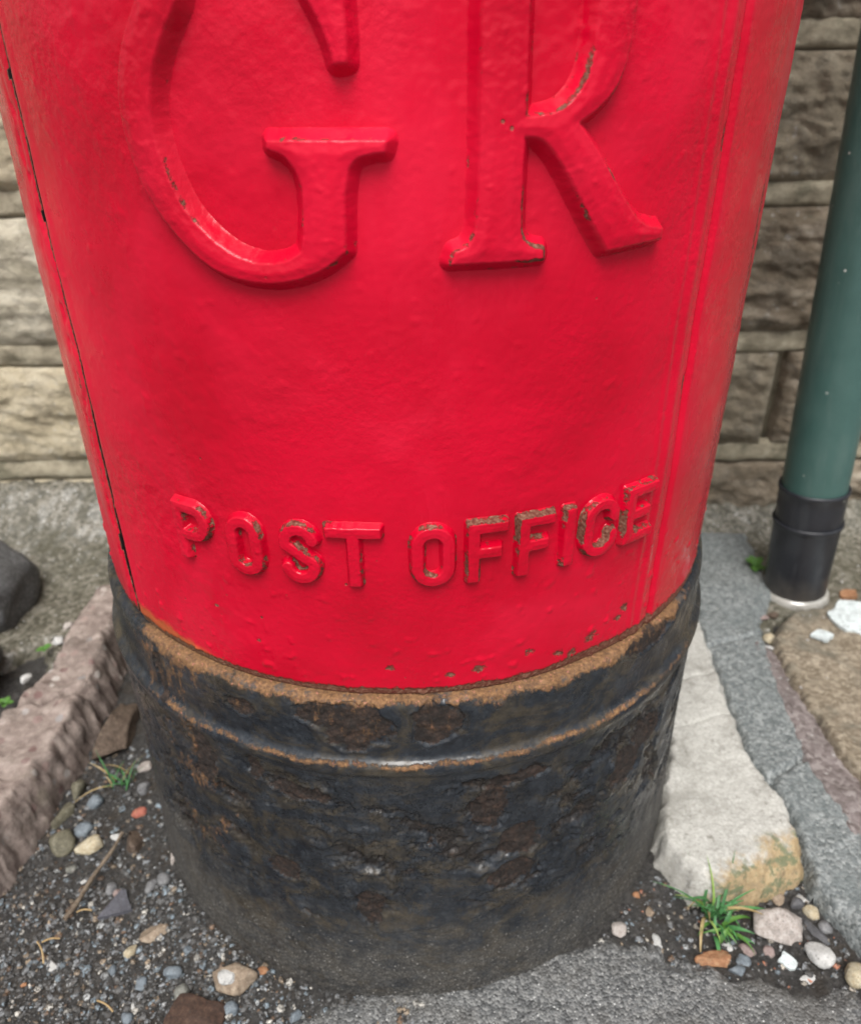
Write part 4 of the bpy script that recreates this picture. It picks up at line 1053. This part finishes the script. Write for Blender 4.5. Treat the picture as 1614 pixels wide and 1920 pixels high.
# ------------------------------------------------------------------ grass and weeds
def blade_mesh(L, w, bend, seed, mat):
    r = random.Random(seed); n = 8; V = []; F = []
    tw = r.uniform(-.6, .6)
    for i in range(n + 1):
        f = i / n; a = bend * f * f
        y = L * (f - .16 * bend * f * f); z = L * math.sin(min(1.5, bend)) * f * (1 - f * .9) if bend > .9 else L * f * (1 - .30 * bend * f)
        y = L * f * math.sin(bend * (.35 + .65 * f)); z = L * f * math.cos(bend * (.35 + .65 * f))
        ww = w * (1 - f ** 2.2) * (.75 + .6 * f * (1 - f)) + .00008
        c, s = math.cos(tw * f), math.sin(tw * f)
        V += [(-ww * c, y - ww * s, z), (0, y, z - ww * .35), (ww * c, y + ww * s, z)]
    for i in range(n):
        b = i * 3; F += [(b, b + 1, b + 4, b + 3), (b + 1, b + 2, b + 5, b + 4)]
    return mesh_np('blade', V, F, mat)
def mat_leaf(name, c0, c1):
    m = M(name)
    c = m.ramp(m.noise(140, 3), [(.3, c0), (.7, c1)])
    m.b.inputs['Subsurface Weight'].default_value = 0.0
    return m.done(c, .5, None, spec=.4)
GR1 = mat_leaf('grass_green', (.030, .105, .035), (.065, .20, .06)); GR2 = mat_leaf('grass_yellow_green', (.14, .25, .045), (.28, .36, .10)); DEAD = mat_leaf('dead_grass', (.22, .15, .06), (.38, .29, .14)); GR3 = mat_leaf('fresh_weed', (.045, .13, .02), (.09, .20, .04))
def tuft(loc, blades, label, seed, mats, k=1.0, group='weeds growing from the soil'):
    t = link('grass_tuft', None, loc=loc, label=label, cat='grass tuft', group=group)
    r = random.Random(seed)
    for i, (az, L, w, bend) in enumerate(blades):
        o = link('blade', blade_mesh(L * k * r.uniform(.75, 1.1), w * k * r.uniform(.7, 1.1), bend * r.uniform(1.0, 1.55), seed * 50 + i, r.choice(mats)), t, loc=(r.uniform(-.008, .008), r.uniform(-.007, .007), 0), rot=(r.uniform(-.25, .25), r.uniform(-.3, .3), math.radians(az + r.uniform(-14, 14))))
    return t
r = random.Random(4)
def rb(n, Lr, wr, br): return [(r.uniform(0, 360), r.uniform(*Lr), r.uniform(*wr), r.uniform(*br)) for _ in range(n)]
# tufts
tuft((-.2414, -.0243, -.002), [(95, .050, .0011, .9), (80, .040, .0013, .8), (110, .042, .0010, 1.1), (-15, .040, .0012, .35), (-40, .046, .0011, .5), (20, .044, .0010, .4), (-70, .042, .0011, .7), (60, .030, .0013, .9)] + rb(8, (.022, .038), (.0009, .0013), (.3, 1.0)),
     'grass tuft between the kerb and the post box on the left', 21, [GR1, GR1, GR2, DEAD], .72)
tuft((.2054, -.1560, -.001), [(60, .046, .0015, 1.05), (75, .036, .0014, .9), (35, .040, .0013, .6), (10, .038, .0013, .4), (-15, .042, .0013, .5), (-50, .040, .0014, .8), (-65, .050, .0016, 1.25), (-80, .054, .0016, 1.3), (-72, .046, .0014, 1.1), (100, .030, .0013, 1.0), (-100, .034, .0014, 1.2)] + rb(34, (.014, .036), (.0008, .0015), (.2, 1.5)),
     'bushy grass tuft against the front of the pale block', 22, [GR1, GR1, GR1, GR1, GR2, DEAD])
tuft((.2075, -.1700, -.002), [(165, .020, .0016, 1.2), (200, .022, .0016, 1.2), (-110, .022, .0019, 1.1), (-85, .024, .0022, 1.2), (95, .020, .0015, 1.2), (130, .018, .0015, 1.2), (180, .016, .0018, .9)] + rb(8, (.012, .020), (.0013, .0020), (.6, 1.3)),
     'low broad bladed shoot in front of the bushy grass tuft', 23, [GR1, GR3])
def weed(loc, n, L, label, seed):
    t = link('weed', None, loc=loc, label=label, cat='weed', group='small leafy weeds')
    rr = random.Random(seed)
    for i in range(n):
        az = 360 * i / n + rr.uniform(-20, 20)
        V = []; F = []
        for k in range(7):
            f = k / 6; w = L * .36 * math.sin(math.pi * (f * .9 + .08)); y = L * f; z = L * (.45 * f - .25 * f * f)
            V += [(-w, y, z + w * .25), (0, y, z), (w, y, z + w * .25)]
        for k in range(6):
            b = k * 3; F += [(b, b + 1, b + 4, b + 3), (b + 1, b + 2, b + 5, b + 4)]
        link('leaf', mesh_np('leaf', V, F, GR3), t, loc=(0, 0, rr.uniform(0, L * .3)), rot=(rr.uniform(-.2, .5), 0, math.radians(az)))
weed((-.3600, .1290, .016), 5, .008, 'tiny weed between big dark cobble and kerb', 3)
weed((-.3700, .0600, .012), 5, .008, 'tiny weed at the left edge below grey cobble', 4)
weed((.3960, .2450, .010), 7, .014, 'small bright green weed left of the downpipe foot', 5)
